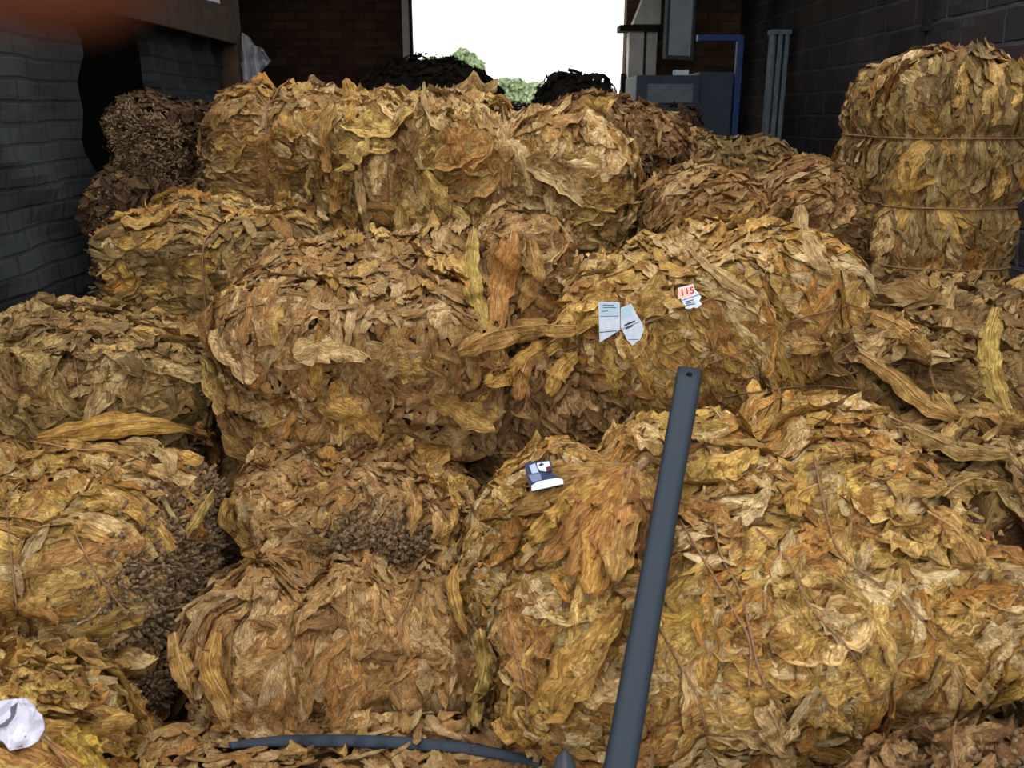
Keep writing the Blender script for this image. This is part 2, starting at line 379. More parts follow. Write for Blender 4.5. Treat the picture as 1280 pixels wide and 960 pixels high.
def stubs_on(B, face, N, parent, spread=(1, 1), length=(.012, .04), rad=.0032, clusters=45, center=(0, 0), clear=.9):
    """cut stem butts sticking out of one face; face = (axis, sign)"""
    rng = B.rng; ax, sg = face; o1, o2 = [k for k in range(3) if k != ax]
    cl = rng.uniform(-1, 1, (clusters, 2)) * .88 * np.array(spread) + np.array(center); ci = rng.integers(0, clusters, N)
    q = np.zeros((N, 3)); q[:, ax] = sg * B.h[ax]
    d2 = rng.normal(size=(N, 2)) * .022
    q[:, o1] = cl[ci, 0] * B.h[o1] + d2[:, 0]; q[:, o2] = cl[ci, 1] * B.h[o2] + d2[:, 1]
    p, n = B.surf(q)
    cn = rng.normal(size=(clusters, 3)) * .35
    d = n + cn[ci] + rng.normal(size=(N, 3)) * .28; d[:, o1] += d2[:, 0] * 18; d[:, o2] += d2[:, 1] * 18
    d /= np.linalg.norm(d, axis=1)[:, None]
    e = np.cross(d, rng.normal(size=(N, 3))); e /= np.linalg.norm(e, axis=1)[:, None]; f = np.cross(d, e)
    L = rng.uniform(length[0], length[1], N); r = rad * rng.uniform(.6, 1.5, N)
    kinkv = e * rng.normal(size=(N, 1)) * .006
    rings = []
    for k, (fr, rr) in enumerate([(-.2, 1.0), (.5, .9), (1.0, 1.15), (1.02, .3)]):
        ctr = p + n * .006 + d * (L * fr)[:, None] + kinkv * (1 if k == 1 else 0)
        for j in range(5):
            a = j * 2 * np.pi / 5
            rings.append(ctr + (e * np.cos(a) + f * np.sin(a)) * (r * rr)[:, None])
    V = np.stack(rings, 1)
    fa = []
    for k in range(3):
        for j in range(5): fa.append((k * 5 + j, k * 5 + (j + 1) % 5, (k + 1) * 5 + (j + 1) % 5, (k + 1) * 5 + j))
    fa = np.array(fa); Q = (fa[None] + (np.arange(N) * 20)[:, None, None]).reshape(-1, 4)
    V = B.world(V.reshape(-1, 3))
    o = mesh_np('stem_ends', V, Q, M_stub, parent=parent, origin=parent.location)
    o['kind'] = 'stuff'; o['label'] = 'dark brown cut stem ends'
    return o

BALES = {}
def bale(key, label, cat='tobacco bale', name='tobacco_bale', c=None, half=(.4, .3, .25), rot=(0, 0, 0), n=4.5, seed=1, lump=.03, ties=(), tiedepth=.02,
         sets=(), stub=(), group=None, bend=0.0, rings=True, corecol=DARKCORE, mat=None, fold=.011):
    B = Bale(c, half, rot, n, seed, lump, ties, tiedepth, bend, fold, sets[0]['grain'] if sets else (1, 0, 0))
    parts = [core(B, col=corecol)]
    for st in sets: parts.append(leaves_on(B, skip=stub, **st))
    st0 = sets[0]; nf = int(600 + 1400 * half[0] * half[1] * 4)
    parts.append(leaves_on(B, nf, (.03, .09), (.012, .032), st0['grain'], st0['jit'] + 25, st0['pal'], 1.2 * st0['mess'], layer=st0['layer'] + .012, cull=-.1, skip=stub, gu=7, gv=4))
    V, Q, C, U = merge(parts)
    org = B.world(np.array([0, 0, -half[2]]))
    o = mesh_np(name, V, Q, mat or M_leaf, C, U, origin=org)
    tag(o, label, cat, group)
    for st in stub: stubs_on(B, parent=o, **st)
    if rings:
        for x0 in ties:
            a = np.linspace(0, 2 * np.pi, 70); f = (1 - min(.97, abs(x0 / B.h[0])) ** B.n) ** (1 / B.n)
            q = np.stack([np.full(70, x0), np.cos(a) * B.h[1], np.sin(a) * B.h[2]], 1)
            rr = (np.abs(q[:, 1] / B.h[1]) ** B.n + np.abs(q[:, 2] / B.h[2]) ** B.n) ** (1 / B.n) / f
            q[:, 1:] /= rr[:, None]
            p, nn = B.surf(q); tube('twine', B.world(p + nn * .022), .0034, M_twine, parent=o, seg=5)
    BALES[key] = (o, B)
    return o, B

# ================================================================= STRUCTURE
def struct(name, lo, hi, mat, bevel=0.0):
    o = box(name, lo, hi, mat, bevel); o['kind'] = 'structure'; return o

def rough_wall(name, x, y0, y1, z0, z1, mat, thick=.3, amp=.018, seed=3, sgn=1, raggedness=.03):
    """a wall slab parallel to y whose inner face is uneven; sgn=+1 faces +x"""
    rng = np.random.default_rng(seed); ny = max(4, int((y1 - y0) / .06)); nz = max(4, int((z1 - z0) / .06))
    yy = np.linspace(y0, y1, ny); zz = np.linspace(z0, z1, nz); Y, Z = np.meshgrid(yy, zz, indexing='ij')
    D = sum(amp * a * np.sin(k * Y + l * Z + p) for a, k, l, p in zip([.6, .5, .5, .35, .3], rng.uniform(1, 22, 5), rng.uniform(1, 30, 5), rng.uniform(0, 6, 5)))
    edge = raggedness * (np.sin(9 * Z + seed) + .6 * np.sin(23 * Z)) * ((Y == y1) | (Y == y0))
    bm = bmesh.new()
    def layer(X, Yv):
        return [[bm.verts.new((X[i, j], Yv[i, j], Z[i, j])) for j in range(nz)] for i in range(ny)]
    a = layer(x + sgn * D, Y + edge); b = layer(np.full_like(Y, x - sgn * thick), Y + edge)
    for i in range(ny - 1):
        for j in range(nz - 1):
            bm.faces.new((a[i][j], a[i + 1][j], a[i + 1][j + 1], a[i][j + 1])); bm.faces.new((b[i][j], b[i][j + 1], b[i + 1][j + 1], b[i + 1][j]))
    for i in range(ny - 1):
        bm.faces.new((a[i][0], b[i][0], b[i + 1][0], a[i + 1][0])); bm.faces.new((a[i][-1], a[i + 1][-1], b[i + 1][-1], b[i][-1]))
    for j in range(nz - 1):
        bm.faces.new((a[0][j], a[0][j + 1], b[0][j + 1], b[0][j])); bm.faces.new((a[-1][j], b[-1][j], b[-1][j + 1], a[-1][j + 1]))
    o = from_bm(name, bm, mat, None, (x, (y0 + y1) / 2, z0)); o['kind'] = 'structure'; return o

XL, XR, YB, ZT = -1.9, 2.4, 10.0, 3.9
struct('floor', (-9, -2, -.2), (9, YB + .3, 0), M_floor)
rough_wall('wall_left', XL, -1.2, 4.13, 0, ZT, M_grey, seed=3)
rough_wall('wall_left', XL, 5.0, 6.3, 0, 2.3, M_grey, seed=5, thick=.07)
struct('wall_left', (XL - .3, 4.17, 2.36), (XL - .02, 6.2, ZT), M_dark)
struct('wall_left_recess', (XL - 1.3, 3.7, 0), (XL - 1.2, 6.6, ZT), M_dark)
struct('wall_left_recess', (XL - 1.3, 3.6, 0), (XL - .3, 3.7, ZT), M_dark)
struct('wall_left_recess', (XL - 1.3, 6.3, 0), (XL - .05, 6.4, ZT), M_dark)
rough_wall('wall_right', XR, -1.2, YB, 0, ZT, M_block, seed=9, sgn=-1, amp=.006)
struct('wall_back', (-4.6, YB, 0), (-1.1, YB + .25, ZT), M_brown)
struct('wall_back', (-4.6, 6.4, 0), (-4.4, YB, ZT), M_brown)
struct('wall_back', (-4.6, 6.38, 0), (XL - .3, 6.5, ZT), M_brown)
struct('wall_back', (1.2, YB, 0), (XR + .3, YB + .25, ZT), M_brown)
struct('wall_back_lintel', (-1.1, YB, 3.3), (1.2, YB + .25, ZT), M_brown)
struct('ceiling', (-4.7, ROOF_Y, ZT), (XR + .4, YB + .5, ZT + .12), M_dark)  # unseen roof, cut back so open sky lights the front bales
# door jamb: pale reveal and a dark steel edge
struct('trim_1', (-1.15, YB - .02, 0), (-1.075, YB + .27, 3.3), M_pale)
struct('trim_2', (-1.075, YB - .04, 0), (-1.045, YB + .05, 3.3), M_dark)
# timber beam over the left opening, and its post
struct('trim_3', (XL + .0, 3.75, 2.13), (XL + .1, 6.2, 2.34), M_wood, .01)
struct('trim_4', (XL - .02, 6.2, 0), (XL + .1, 6.32, ZT), M_wood, .01)
struct('trim_5', (XL + .1, 4.02, 2.15), (XL + .13, 4.12, 2.7), M_wood, .005)

# outside ground
struct('floor_front_unseen', (-30, -40, -.2), (30, -2.001, 0), M_floor)  # unseen ground behind the camera, added to block sky light from below
g = box('floor_outside_yard', (-60, YB + .5, -.3), (60, 160, -.05), noisy('dry_grass_yard', srgb(150, 150, 96), srgb(176, 168, 120), .8, .95, .3)); g['kind'] = 'structure'

# ================================================================= heap beneath (fills the gaps between the bales)
class Heap:
    def __init__(s, seed=5):
        s.rng = np.random.default_rng(seed); s.x = (-1.75, 2.2); s.y = (.75, 5.6)
    def z(s, x, y):
        b = np.interp(y, [.7, 1.0, 1.7, 2.0, 2.4, 3.0, 3.7, 4.4, 5.2, 5.6], [.1, .14, .2, .38, .57, .8, .98, 1.06, .8, .4])
        e = np.clip((x - s.x[0]) / .25, 0, 1) ** .5 * np.clip((s.x[1] - x) / .4, 0, 1) ** .5
        return b * (.55 + .45 * e) + .025 * np.sin(7 * x + 3 * y) + .02 * np.sin(13 * y - 5 * x)
HP = Heap()
def build_heap():
    nx, ny = 90, 100
    X, Y = np.meshgrid(np.linspace(*HP.x, nx), np.linspace(*HP.y, ny), indexing='ij'); Z = HP.z(X, Y)
    Z[0, :] = Z[-1, :] = 0; Z[:, 0] = Z[:, -1] = 0
    V = np.stack([X, Y, Z], -1).reshape(-1, 3); i = np.arange(nx - 1)[:, None] * ny + np.arange(ny - 1)[None]
    Q = np.stack([i, i + ny, i + ny + 1, i + 1], -1).reshape(-1, 4)
    rng = HP.rng; c0 = np.tile(DARKCORE * .7, (len(V), 1)); parts = [(V, Q, c0, V[:, :2] * 5)]
    N = 1800; s = np.linspace(-1, 1, GU)[None, :, None]; w = np.linspace(-1, 1, GV)[None, None, :]
    x0 = rng.uniform(-1.7, 2.15, N)[:, None, None]; y0 = rng.uniform(.85, 4.2, N)[:, None, None]; a = rng.uniform(0, 6.28, N)[:, None, None]
    L = rng.uniform(.1, .26, N)[:, None, None]; Wd = rng.uniform(.03, .09, N)[:, None, None]
    prof = np.sin(np.pi * ((s + 1) / 2 * .96 + .02)) ** .6
    X = x0 + s * L / 2 * np.cos(a) - w * Wd / 2 * prof * np.sin(a); Y = y0 + s * L / 2 * np.sin(a) + w * Wd / 2 * prof * np.cos(a)
    ph = rng.uniform(0, 6.28, (3, N, 1, 1))
    Z = HP.z(X, Y) + rng.uniform(.004, .03, N)[:, None, None] + .006 * np.sin(6 * w + ph[0]) + .006 * np.sin(5 * s + ph[1]) + .02 * rng.normal(size=(N, 1, 1)) * s * .6 + .015 * np.abs(w)
    V = np.stack([X, Y, Z], -1).reshape(-1, 3); pc = PAL['amber']
    c = np.repeat(pc[rng.integers(0, len(pc), N)] * rng.uniform(.5, 1.0, (N, 1)), GU * GV, 0)
    uv = np.stack(np.broadcast_arrays((s + 1) / 2 + ph[0] * 9, (w + 1) / 4 + ph[1] * 9), -1).reshape(-1, 2)
    parts.append((V, grid_faces(N), c, uv))
    V, Q, C, U = merge(parts)
    o = mesh_np('loose_leaf_litter', V, Q, M_leaf, C, U, origin=(.2, 3, 0))
    tag(o, 'loose brown tobacco leaves filling the gaps beneath and between the bales', 'loose leaves', kind='stuff')
build_heap()

# ================================================================= BALES
def S(N, L=(.12, .26), W_=(.04, .10), grain=(1, 0, 0), jit=25, pal='gold', mess=1.0, cull=-.3, layer=.035, droop=0.0):
    L = (L[0] * .75, L[1] * .85); W_ = (W_[0] * .8, W_[1] * .82)
    return dict(N=int(N * 1.35), L=L, Wd=W_, grain=grain, jit=jit, pal=pal, mess=mess, cull=cull, layer=layer, droop=droop)

# top centre
bale('A', 'bright yellow bale on top of the pile, in front of the white doorway',
     c=(-.14, 3.45, 1.435), half=(.50, .33, .235), rot=(0, 7, -4), n=4.6, seed=11, lump=.075, ties=(-.27, .12), tiedepth=.018,
     sets=[S(900, pal='pale', grain=(.6, 0, 1), jit=45, mess=1.3), S(500, (.08, .18), (.03, .07), (1, 0, .6), 60, 'pale', 1.6, layer=.05), S(120, (.16, .28), (.07, .11), (.5, 0, -1), 50, 'pale', 1.8, layer=.06)])
# big centre
bale('B', 'large tan bale in the middle with a flat crumbly top, under the topmost bale',
     c=(-.43, 2.70, 1.01), half=(.43, .41, .24), rot=(9, 2, 3), n=5, seed=12, lump=.035,
     sets=[S(1500, (.04, .12), (.015, .04), (1, 0, 0), 60, 'amber', .45, layer=.014), S(330, (.10, .2), (.035, .08), (0, -1, -1), 35, 'amber', .9, layer=.022), S(40, (.14, .22), (.06, .1), (0, -1, -.8), 40, 'gold', 1.2, layer=.04)])
# right middle with tags
bale('C', 'yellow roll-shaped bale bound with twine and carrying the paper tags',
     c=(.60, 2.72, 1.04), half=(.47, .31, .27), rot=(4, -11, 14), n=3, seed=13, lump=.035, ties=(.33,), tiedepth=.03, rings=False,
     sets=[S(1000, (.14, .3), (.03, .08), (-.35, 0, 1), 16, 'gold', .9, layer=.03), S(250, (.14, .26), (.05, .1), (-.3, 0, 1), 30, 'gold', 1.3, layer=.04)],
     stub=[dict(face=(0, 1), N=500, clusters=14)])
# left upper
bale('D', 'flat yellow bale by the grey wall showing thin leaf layers along its top',
     c=(-1.06, 3.38, 1.145), half=(.38, .36, .185), rot=(3, 1, -3), n=5, seed=14, lump=.03, ties=(.02,), tiedepth=.012,
     sets=[S(1100, (.16, .34), (.012, .035), (1, 0, 0), 10, 'olive', .9, layer=.025), S(350, (.1, .2), (.04, .08), (1, 0, .1), 25, 'gold', 1.4, layer=.035)],
     stub=[dict(face=(0, -1), N=500, clusters=30)])
bale('E', 'greenish tan bale at the left edge resting against the grey brick wall',
     c=(-1.24, 2.62, .885), half=(.33, .31, .175), rot=(5, 6, 6), n=4, seed=15, lump=.035,
     sets=[S(650, (.14, .3), (.02, .06), (1, 0, .3), 22, 'olive', 1.0, layer=.03), S(260, (.12, .24), (.05, .09), (.6, 0, -1), 35, 'olive', 1.3, layer=.04)],
     stub=[dict(face=(0, 1), N=250, clusters=14)])
bale('F', 'front left bale whose end shows a dark field of cut stems',
     c=(-1.20, 1.99, .57), half=(.37, .29, .25), rot=(4, 0, -8), n=6, seed=16, lump=.035, ties=(-.12, .2), tiedepth=.015, rings=False,
     sets=[S(900, (.14, .32), (.03, .08), (1, 0, .15), 22, 'gold', 1.0, layer=.03), S(200, (.1, .22), (.05, .09), (1, 0, 0), 40, 'gold', 1.4, layer=.04)],
     stub=[dict(face=(0, 1), N=5200, clusters=110, length=(.012, .05), rad=.0038, clear=.97)])
bale('G', 'low front bale in the middle with dangling leaves, behind the black strap',
     c=(-.32, 1.83, .505), half=(.33, .25, .165), rot=(2, 0, -2), n=4, seed=17, lump=.06, ties=(-.15, .06, .24), tiedepth=.018, rings=False,
     sets=[S(650, (.1, .24), (.03, .08), (0, -.5, -1), 30, 'amber', 1.2, layer=.035, droop=.03), S(350, (.06, .14), (.02, .05), (1, 0, 0), 60, 'amber', .8, layer=.02)])
bale('H', 'small torn bale with dark stem ends wedged under the large tan bale',
     c=(-.42, 2.22, .675), half=(.28, .25, .105), rot=(3, 3, 4), n=4, seed=18, lump=.035,
     sets=[S(550, (.08, .22), (.03, .08), (.3, -1, -.6), 45, 'amber', 1.1, layer=.03), S(60, (.12, .2), (.05, .09), (0, -1, -1), 40, 'gold', 1.4)],
     stub=[dict(face=(1, -1), N=2000, clusters=40, spread=(.5, .9), center=(.25, -.1), clear=.97, length=(.015, .05), rad=.0038)])
bale('I', 'largest bale, bright yellow and laced with twine, under the black bar',
     c=(.48, 1.77, .655), half=(.51, .42, .28), rot=(17, -9, 8), n=3.6, seed=19, lump=.04, ties=(-.2, .16), tiedepth=.015, rings=False,
     sets=[S(1500, (.12, .3), (.03, .085), (1, 0, .35), 26, 'gold', 1.0, layer=.03), S(600, (.1, .24), (.05, .1), (1, 0, .3), 45, 'gold', 1.3, layer=.04)],
     stub=[dict(face=(0, 1), N=700, clusters=30)])
bale('T', 'tall upright greenish yellow bale tied in bands, beside the dark block wall',
     c=(1.47, 3.32, 1.20), half=(.665, .35, .195), rot=(0, -90, 0), n=6, seed=20, lump=.03, ties=(-.25, 0.0, .2, .42), tiedepth=.004,
     sets=[S(1300, (.16, .32), (.03, .07), (1, 0, 0), 12, 'olive', .8, layer=.025), S(260, (.14, .26), (.04, .08), (1, .1, 0), 25, 'gold', 1.2, layer=.035)])
bale('N', 'orange tan bale at the back left of the topmost bale',
     c=(-.91, 4.12, 1.485), half=(.40, .35, .25), rot=(0, 3, 4), n=4.5, seed=21, lump=.03, ties=(-.12,), tiedepth=.02,
     sets=[S(900, (.12, .28), (.02, .06), (1, 0, 0), 22, 'amber', 1.2, layer=.03), S(250, (.12, .22), (.04, .09), (1, 0, 0), 35, 'gold', 1.4, layer=.04)],
     stub=[dict(face=(0, -1), N=300, clusters=20)])
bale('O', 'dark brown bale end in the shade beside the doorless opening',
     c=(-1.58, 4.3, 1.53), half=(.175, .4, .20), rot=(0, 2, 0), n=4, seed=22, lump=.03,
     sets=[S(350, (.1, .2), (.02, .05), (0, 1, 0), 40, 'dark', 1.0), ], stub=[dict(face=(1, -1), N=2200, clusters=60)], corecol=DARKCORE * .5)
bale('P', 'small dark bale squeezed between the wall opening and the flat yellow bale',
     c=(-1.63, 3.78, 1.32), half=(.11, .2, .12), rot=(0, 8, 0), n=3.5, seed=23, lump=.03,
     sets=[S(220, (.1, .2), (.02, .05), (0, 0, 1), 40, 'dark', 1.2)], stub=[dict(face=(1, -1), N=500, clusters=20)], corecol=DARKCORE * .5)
bale('M', 'rusty brown bale behind the topmost bale, to its right',
     c=(.47, 4.08, 1.41), half=(.27, .35, .25), rot=(0, 3, -3), n=4, seed=24, lump=.05,
     sets=[S(700, (.08, .2), (.02, .06), (1, 0, .5), 60, 'brown', 1.6, layer=.04)], stub=[dict(face=(1, -1), N=500, clusters=30, spread=(.5, .7), center=(.4, -.2))])
bale('M2', 'dim greenish bale in front of the slate blue machine',
     c=(1.09, 4.75, 1.36), half=(.28, .33, .2), rot=(0, 4, 0), n=3.5, seed=25, lump=.05,
     sets=[S(500, (.1, .24), (.02, .05), (.6, 0, 1), 30, 'olive', 1.4, layer=.04)])
bale('M4', 'small dark brown bale lump at the foot of the slate blue machine',
     c=(.98, 5.5, .9), half=(.19, .22, .82), rot=(0, 0, 0), n=3, seed=26, lump=.03,
     sets=[S(260, (.08, .2), (.02, .05), (.3, 0, 1), 60, 'dark', 1.4, layer=.03)])
bale('L1', 'left half of the split bale of ruffled leaf layers behind the tagged bale',
     c=(.71, 3.36, 1.26), half=(.18, .27, .17), rot=(4, -22, 5), n=2.8, seed=27, lump=.04,
     sets=[S(600, (.14, .3), (.015, .045), (1, 0, 0), 16, 'amber', 1.7, layer=.045)])
bale('L2', 'right half of the split bale of ruffled leaf layers behind the tagged bale',
     c=(1.11, 3.42, 1.29), half=(.16, .27, .17), rot=(4, 14, -5), n=2.6, seed=28, lump=.04,
     sets=[S(600, (.12, .26), (.015, .045), (1, 0, .2), 18, 'amber', 1.7, layer=.045)])
bale('K', 'slumped heap of long loose leaves at the foot of the tall upright bale', cat='leaf heap', name='leaf_heap',
     c=(1.36, 2.66, .83), half=(.42, .36, .24), rot=(6, 8, -6), n=2.6, seed=29, lump=.06,
     sets=[S(420, (.2, .38), (.05, .1), (1, 0, -.4), 35, 'olive', 2.0, layer=.07, droop=.02), S(250, (.14, .28), (.04, .08), (0, 0, 1), 40, 'amber', 2.0, layer=.06)])
bale('Rr', 'torn dark bale at the right edge with ragged leaves and shadowed gaps',
     c=(1.27, 2.04, .54), half=(.27, .34, .26), rot=(0, 10, -8), n=2.8, seed=30, lump=.06,
     sets=[S(330, (.16, .34), (.04, .09), (.5, 0, -1), 40, 'olive', 2.2, layer=.07, droop=.03)], stub=[dict(face=(0, -1), N=700, clusters=26), dict(face=(1, -1), N=500, clusters=22)])
bale('Q', 'dark brown stemmy bale in the bottom right corner, below the largest bale',
     c=(.86, 1.10, .52), half=(.36, .20, .25), rot=(8, -8, 4), n=3.5, seed=31, lump=.05,
     sets=[S(450, (.08, .2), (.02, .06), (1, 0, 0), 70, 'brown', 1.4, layer=.03)], stub=[dict(face=(2, 1), N=1500, clusters=50, clear=.7), dict(face=(1, -1), N=900, clusters=30, clear=.5)])
bale('J', 'flattened bale under the black strap at the bottom of the pile',
     c=(-.42, 1.28, .345), half=(.55, .32, .155), rot=(0, 0, 0), n=4.5, seed=32, lump=.02,
     sets=[S(900, (.04, .11), (.015, .04), (1, 0, 0), 80, 'amber', .6, layer=.014), S(120, (.08, .16), (.03, .06), (1, 0, 0), 80, 'gold', 1.0, layer=.025)])
bale('J2', 'crumpled bale in the bottom left corner beneath the white plastic',
     c=(-1.15, 1.42, .45), half=(.34, .26, .17), rot=(3, 0, 6), n=3.2, seed=33, lump=.05,
     sets=[S(420, (.12, .28), (.04, .1), (1, 0, 0), 50, 'gold', 1.8, layer=.05)])
bale('V', 'small twisted bundle of leaves stuffed between the tan bale and the tagged bale', cat='leaf bundle', name='leaf_bundle',
     c=(.02, 2.92, 1.08), half=(.15, .2, .26), rot=(0, 6, 0), n=2.6, seed=34, lump=.04,
     sets=[S(300, (.12, .28), (.04, .09), (.3, 0, 1), 30, 'amber', 1.6, layer=.05, droop=.03)])
bale('U', 'shadowed bundle of brown leaves in the hollow left of the tagged bale', cat='leaf bundle', name='leaf_bundle',
     c=(.14, 2.60, .80), half=(.17, .2, .17), rot=(0, -10, 0), n=2.8, seed=35, lump=.04,
     sets=[S(220, (.1, .24), (.04, .08), (.2, 0, -1), 40, 'brown', 1.5, layer=.04)])
bale('W', 'dark brown stemmy bundle wedged between the topmost bale and the ruffled split bale', cat='leaf bundle', name='leaf_bundle',
     c=(.50, 3.60, 1.20), half=(.12, .15, .17), rot=(0, 5, 0), n=3, seed=41, lump=.03,
     sets=[S(200, (.1, .22), (.02, .06), (.2, 0, -1), 40, 'brown', 1.5, layer=.04)], stub=[dict(face=(1, -1), N=350, clusters=16, clear=.5)])
# far mounds before the doorway, their backlit shade painted as near-black leaf colour
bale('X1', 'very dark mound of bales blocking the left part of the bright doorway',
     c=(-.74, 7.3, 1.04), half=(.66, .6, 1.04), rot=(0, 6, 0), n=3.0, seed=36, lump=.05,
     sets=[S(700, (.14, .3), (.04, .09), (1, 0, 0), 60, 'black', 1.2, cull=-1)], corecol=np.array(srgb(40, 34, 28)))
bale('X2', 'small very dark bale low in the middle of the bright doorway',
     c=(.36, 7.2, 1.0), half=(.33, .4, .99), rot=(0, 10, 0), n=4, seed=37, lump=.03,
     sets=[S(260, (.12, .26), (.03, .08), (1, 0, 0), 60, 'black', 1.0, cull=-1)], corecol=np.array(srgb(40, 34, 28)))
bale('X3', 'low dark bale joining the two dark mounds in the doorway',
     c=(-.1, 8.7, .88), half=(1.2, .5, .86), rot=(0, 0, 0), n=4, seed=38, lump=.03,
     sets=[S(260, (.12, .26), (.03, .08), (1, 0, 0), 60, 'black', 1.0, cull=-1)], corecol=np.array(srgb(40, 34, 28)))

#DETAILS
bpy.context.view_layer.update()
DG = bpy.context.evaluated_depsgraph_get()

def hit(px, py, default=2.5):
    """distance (along the view axis) at which the sight line meets the pile, and the surface normal there"""
    d = ray(px, py); L = np.linalg.norm(d)
    ok, loc, nrm, _, ob, _ = sc.ray_cast(DG, Vector(CAM), Vector(d / L))
    if not ok: return default, np.array([0, -1., .2])
    loc = np.array(loc); nrm = np.array(nrm)
    if nrm @ d > 0: nrm = -nrm
    return (loc - CAM) @ FWD, nrm

def drape(pts, lift=.012, n=24):
    P = smooth_path(np.array([(x, y, 0) for x, y in pts], float), n)
    t = np.array([hit(x, y)[0] for x, y, _ in P]); h = t.copy()
    med = np.median(t); t = np.clip(t, med - .5, med + .35); h = np.clip(h, med - .5, med + .35)
    for _ in range(3):
        t[1:-1] = (t[:-2] + 2 * t[1:-1] + t[2:]) / 4
    t = np.minimum(t, h + .004) - lift
    return np.array([at(x, y, tt) for (x, y, _), tt in zip(P, t)])

# ================================================================= twine lacing on the bales (parts of their bale)
def lace(key, pts, rad=.0028, lift=.006):
    tube('twine', drape(pts, lift, 40), rad * .8, M_twine, parent=BALES[key][0], seg=5)
for k, pts in [
    ('I', [(893, 650), (900, 690), (925, 740), (938, 790), (950, 840), (985, 900)]), ('I', [(850, 650), (880, 700), (915, 760), (936, 800), (936, 860)]),
    ('I', [(1018, 572), (1030, 630), (1050, 690), (1105, 735)]), ('I', [(822, 780), (850, 830), (872, 870), (885, 930)]),
    ('I', [(945, 660), (985, 700), (1010, 755), (1060, 810), (1090, 860)]), ('I', [(1130, 745), (1170, 800)]),
    ('I', [(905, 496), (960, 488), (1020, 482), (1070, 486)]), ('I', [(1120, 520), (1128, 570), (1110, 598), (1075, 590)]),
    ('C', [(704, 438), (760, 420), (830, 395), (900, 368), (968, 326)]), ('C', [(885, 455), (930, 438), (990, 402), (1060, 382)]),
    ('F', [(94, 668), (120, 715), (160, 770), (200, 830)]), ('F', [(8, 632), (14, 700), (22, 770)]),
    ('A', [(528, 150), (510, 200), (496, 250), (490, 285)]), ('A', [(566, 250), (562, 300)]),
    ('Q', [(1206, 868), (1192, 920), (1196, 958)]), ('B', [(300, 430), (310, 500), (330, 545)]), ('K', [(1110, 520), (1145, 560), (1172, 600)]),
    ('G', [(640, 800), (655, 860), (660, 905)]), ('E', [(92, 440), (100, 500)]), ('D', [(228, 330), (232, 370)])]:
    lace(k, pts)

# ================================================================= single leaves lying on or hanging from the bales
M_rib = noisy('leaf_midrib', srgb(176, 134, 86), srgb(200, 160, 108), 60, .8, .1)
LRNG = np.random.default_rng(77)
def drape_leaf(pts, width, col, label, lift=.02, curl=.35, group=None, wav=1.0, lift_only_blade=False):
    P = drape(pts, lift, 26); n = len(P); nv = 9; s = np.linspace(0, 1, n); w = np.linspace(-1, 1, nv)
    T = np.gradient(P, axis=0); T /= np.linalg.norm(T, axis=1)[:, None] + 1e-9
    vd = CAM - P; vd /= np.linalg.norm(vd, axis=1)[:, None]
    N_ = vd + np.array([0, 0, .5]); N_ = N_ - (N_ * T).sum(1)[:, None] * T; N_ /= np.linalg.norm(N_, axis=1)[:, None]
    S_ = np.cross(T, N_)
    r = LRNG; prof = np.sin(np.pi * np.clip(s ** r.uniform(.7, 1.0) * .93 + .05, 0, 1)) ** .42
    e = 1 + .1 * np.sin(23 * s + r.uniform(0, 6)) + .07 * np.sin(41 * s + 2)
    Wd = width / 2 * prof * e
    ph = r.uniform(0, 6, 5)
    hgt = width * (-curl * np.abs(w)[None] * .5 + .09 * wav * np.sin(13 * s[:, None] + 4 * w[None] + ph[0]) * np.abs(w)[None] + .07 * wav * np.sin(7 * w[None] + 5 * s[:, None] + ph[1]) + .05 * wav * np.sin(31 * s[:, None] + 3 * w[None] + ph[2]))
    tw = .35 * np.sin(3 * s + ph[3])
    V = P[:, None] + S_[:, None] * (Wd[:, None] * w[None] * np.cos(tw)[:, None])[..., None] + N_[:, None] * (hgt + Wd[:, None] * w[None] * np.sin(tw)[:, None])[..., None]
    V = V.reshape(-1, 3); c = np.array(srgb(*col)); br = np.clip((np.abs(w)[None] - .7) * 1.5 + .2 * np.sin(19 * s[:, None]), 0, 1) * .5
    C = c * (1 - br[..., None]) + c * np.array([.6, .42, .26]) * br[..., None]
    uv = np.stack(np.broadcast_arrays(s[:, None] + 30 * r.random(), (w[None] + 1) / 4 + 20 * r.random()), -1).reshape(-1, 2)
    o = mesh_np('tobacco_leaf', V, grid_faces(1, n, nv), M_leaf, C.reshape(-1, 3), uv, origin=V.mean(0))
    # midrib raised as its own thin stem
    tag(o, label, 'tobacco leaf', group)
    if not lift_only_blade: tube('midrib', P + N_ * (width * .03), [.0022, .0008], M_rib, parent=o, seg=5)
    return o
YG, PALE, GOLD, ORG, TAN, BRN = (204, 176, 96), (222, 190, 134), (212, 168, 86), (192, 140, 76), (200, 158, 92), (160, 112, 62)
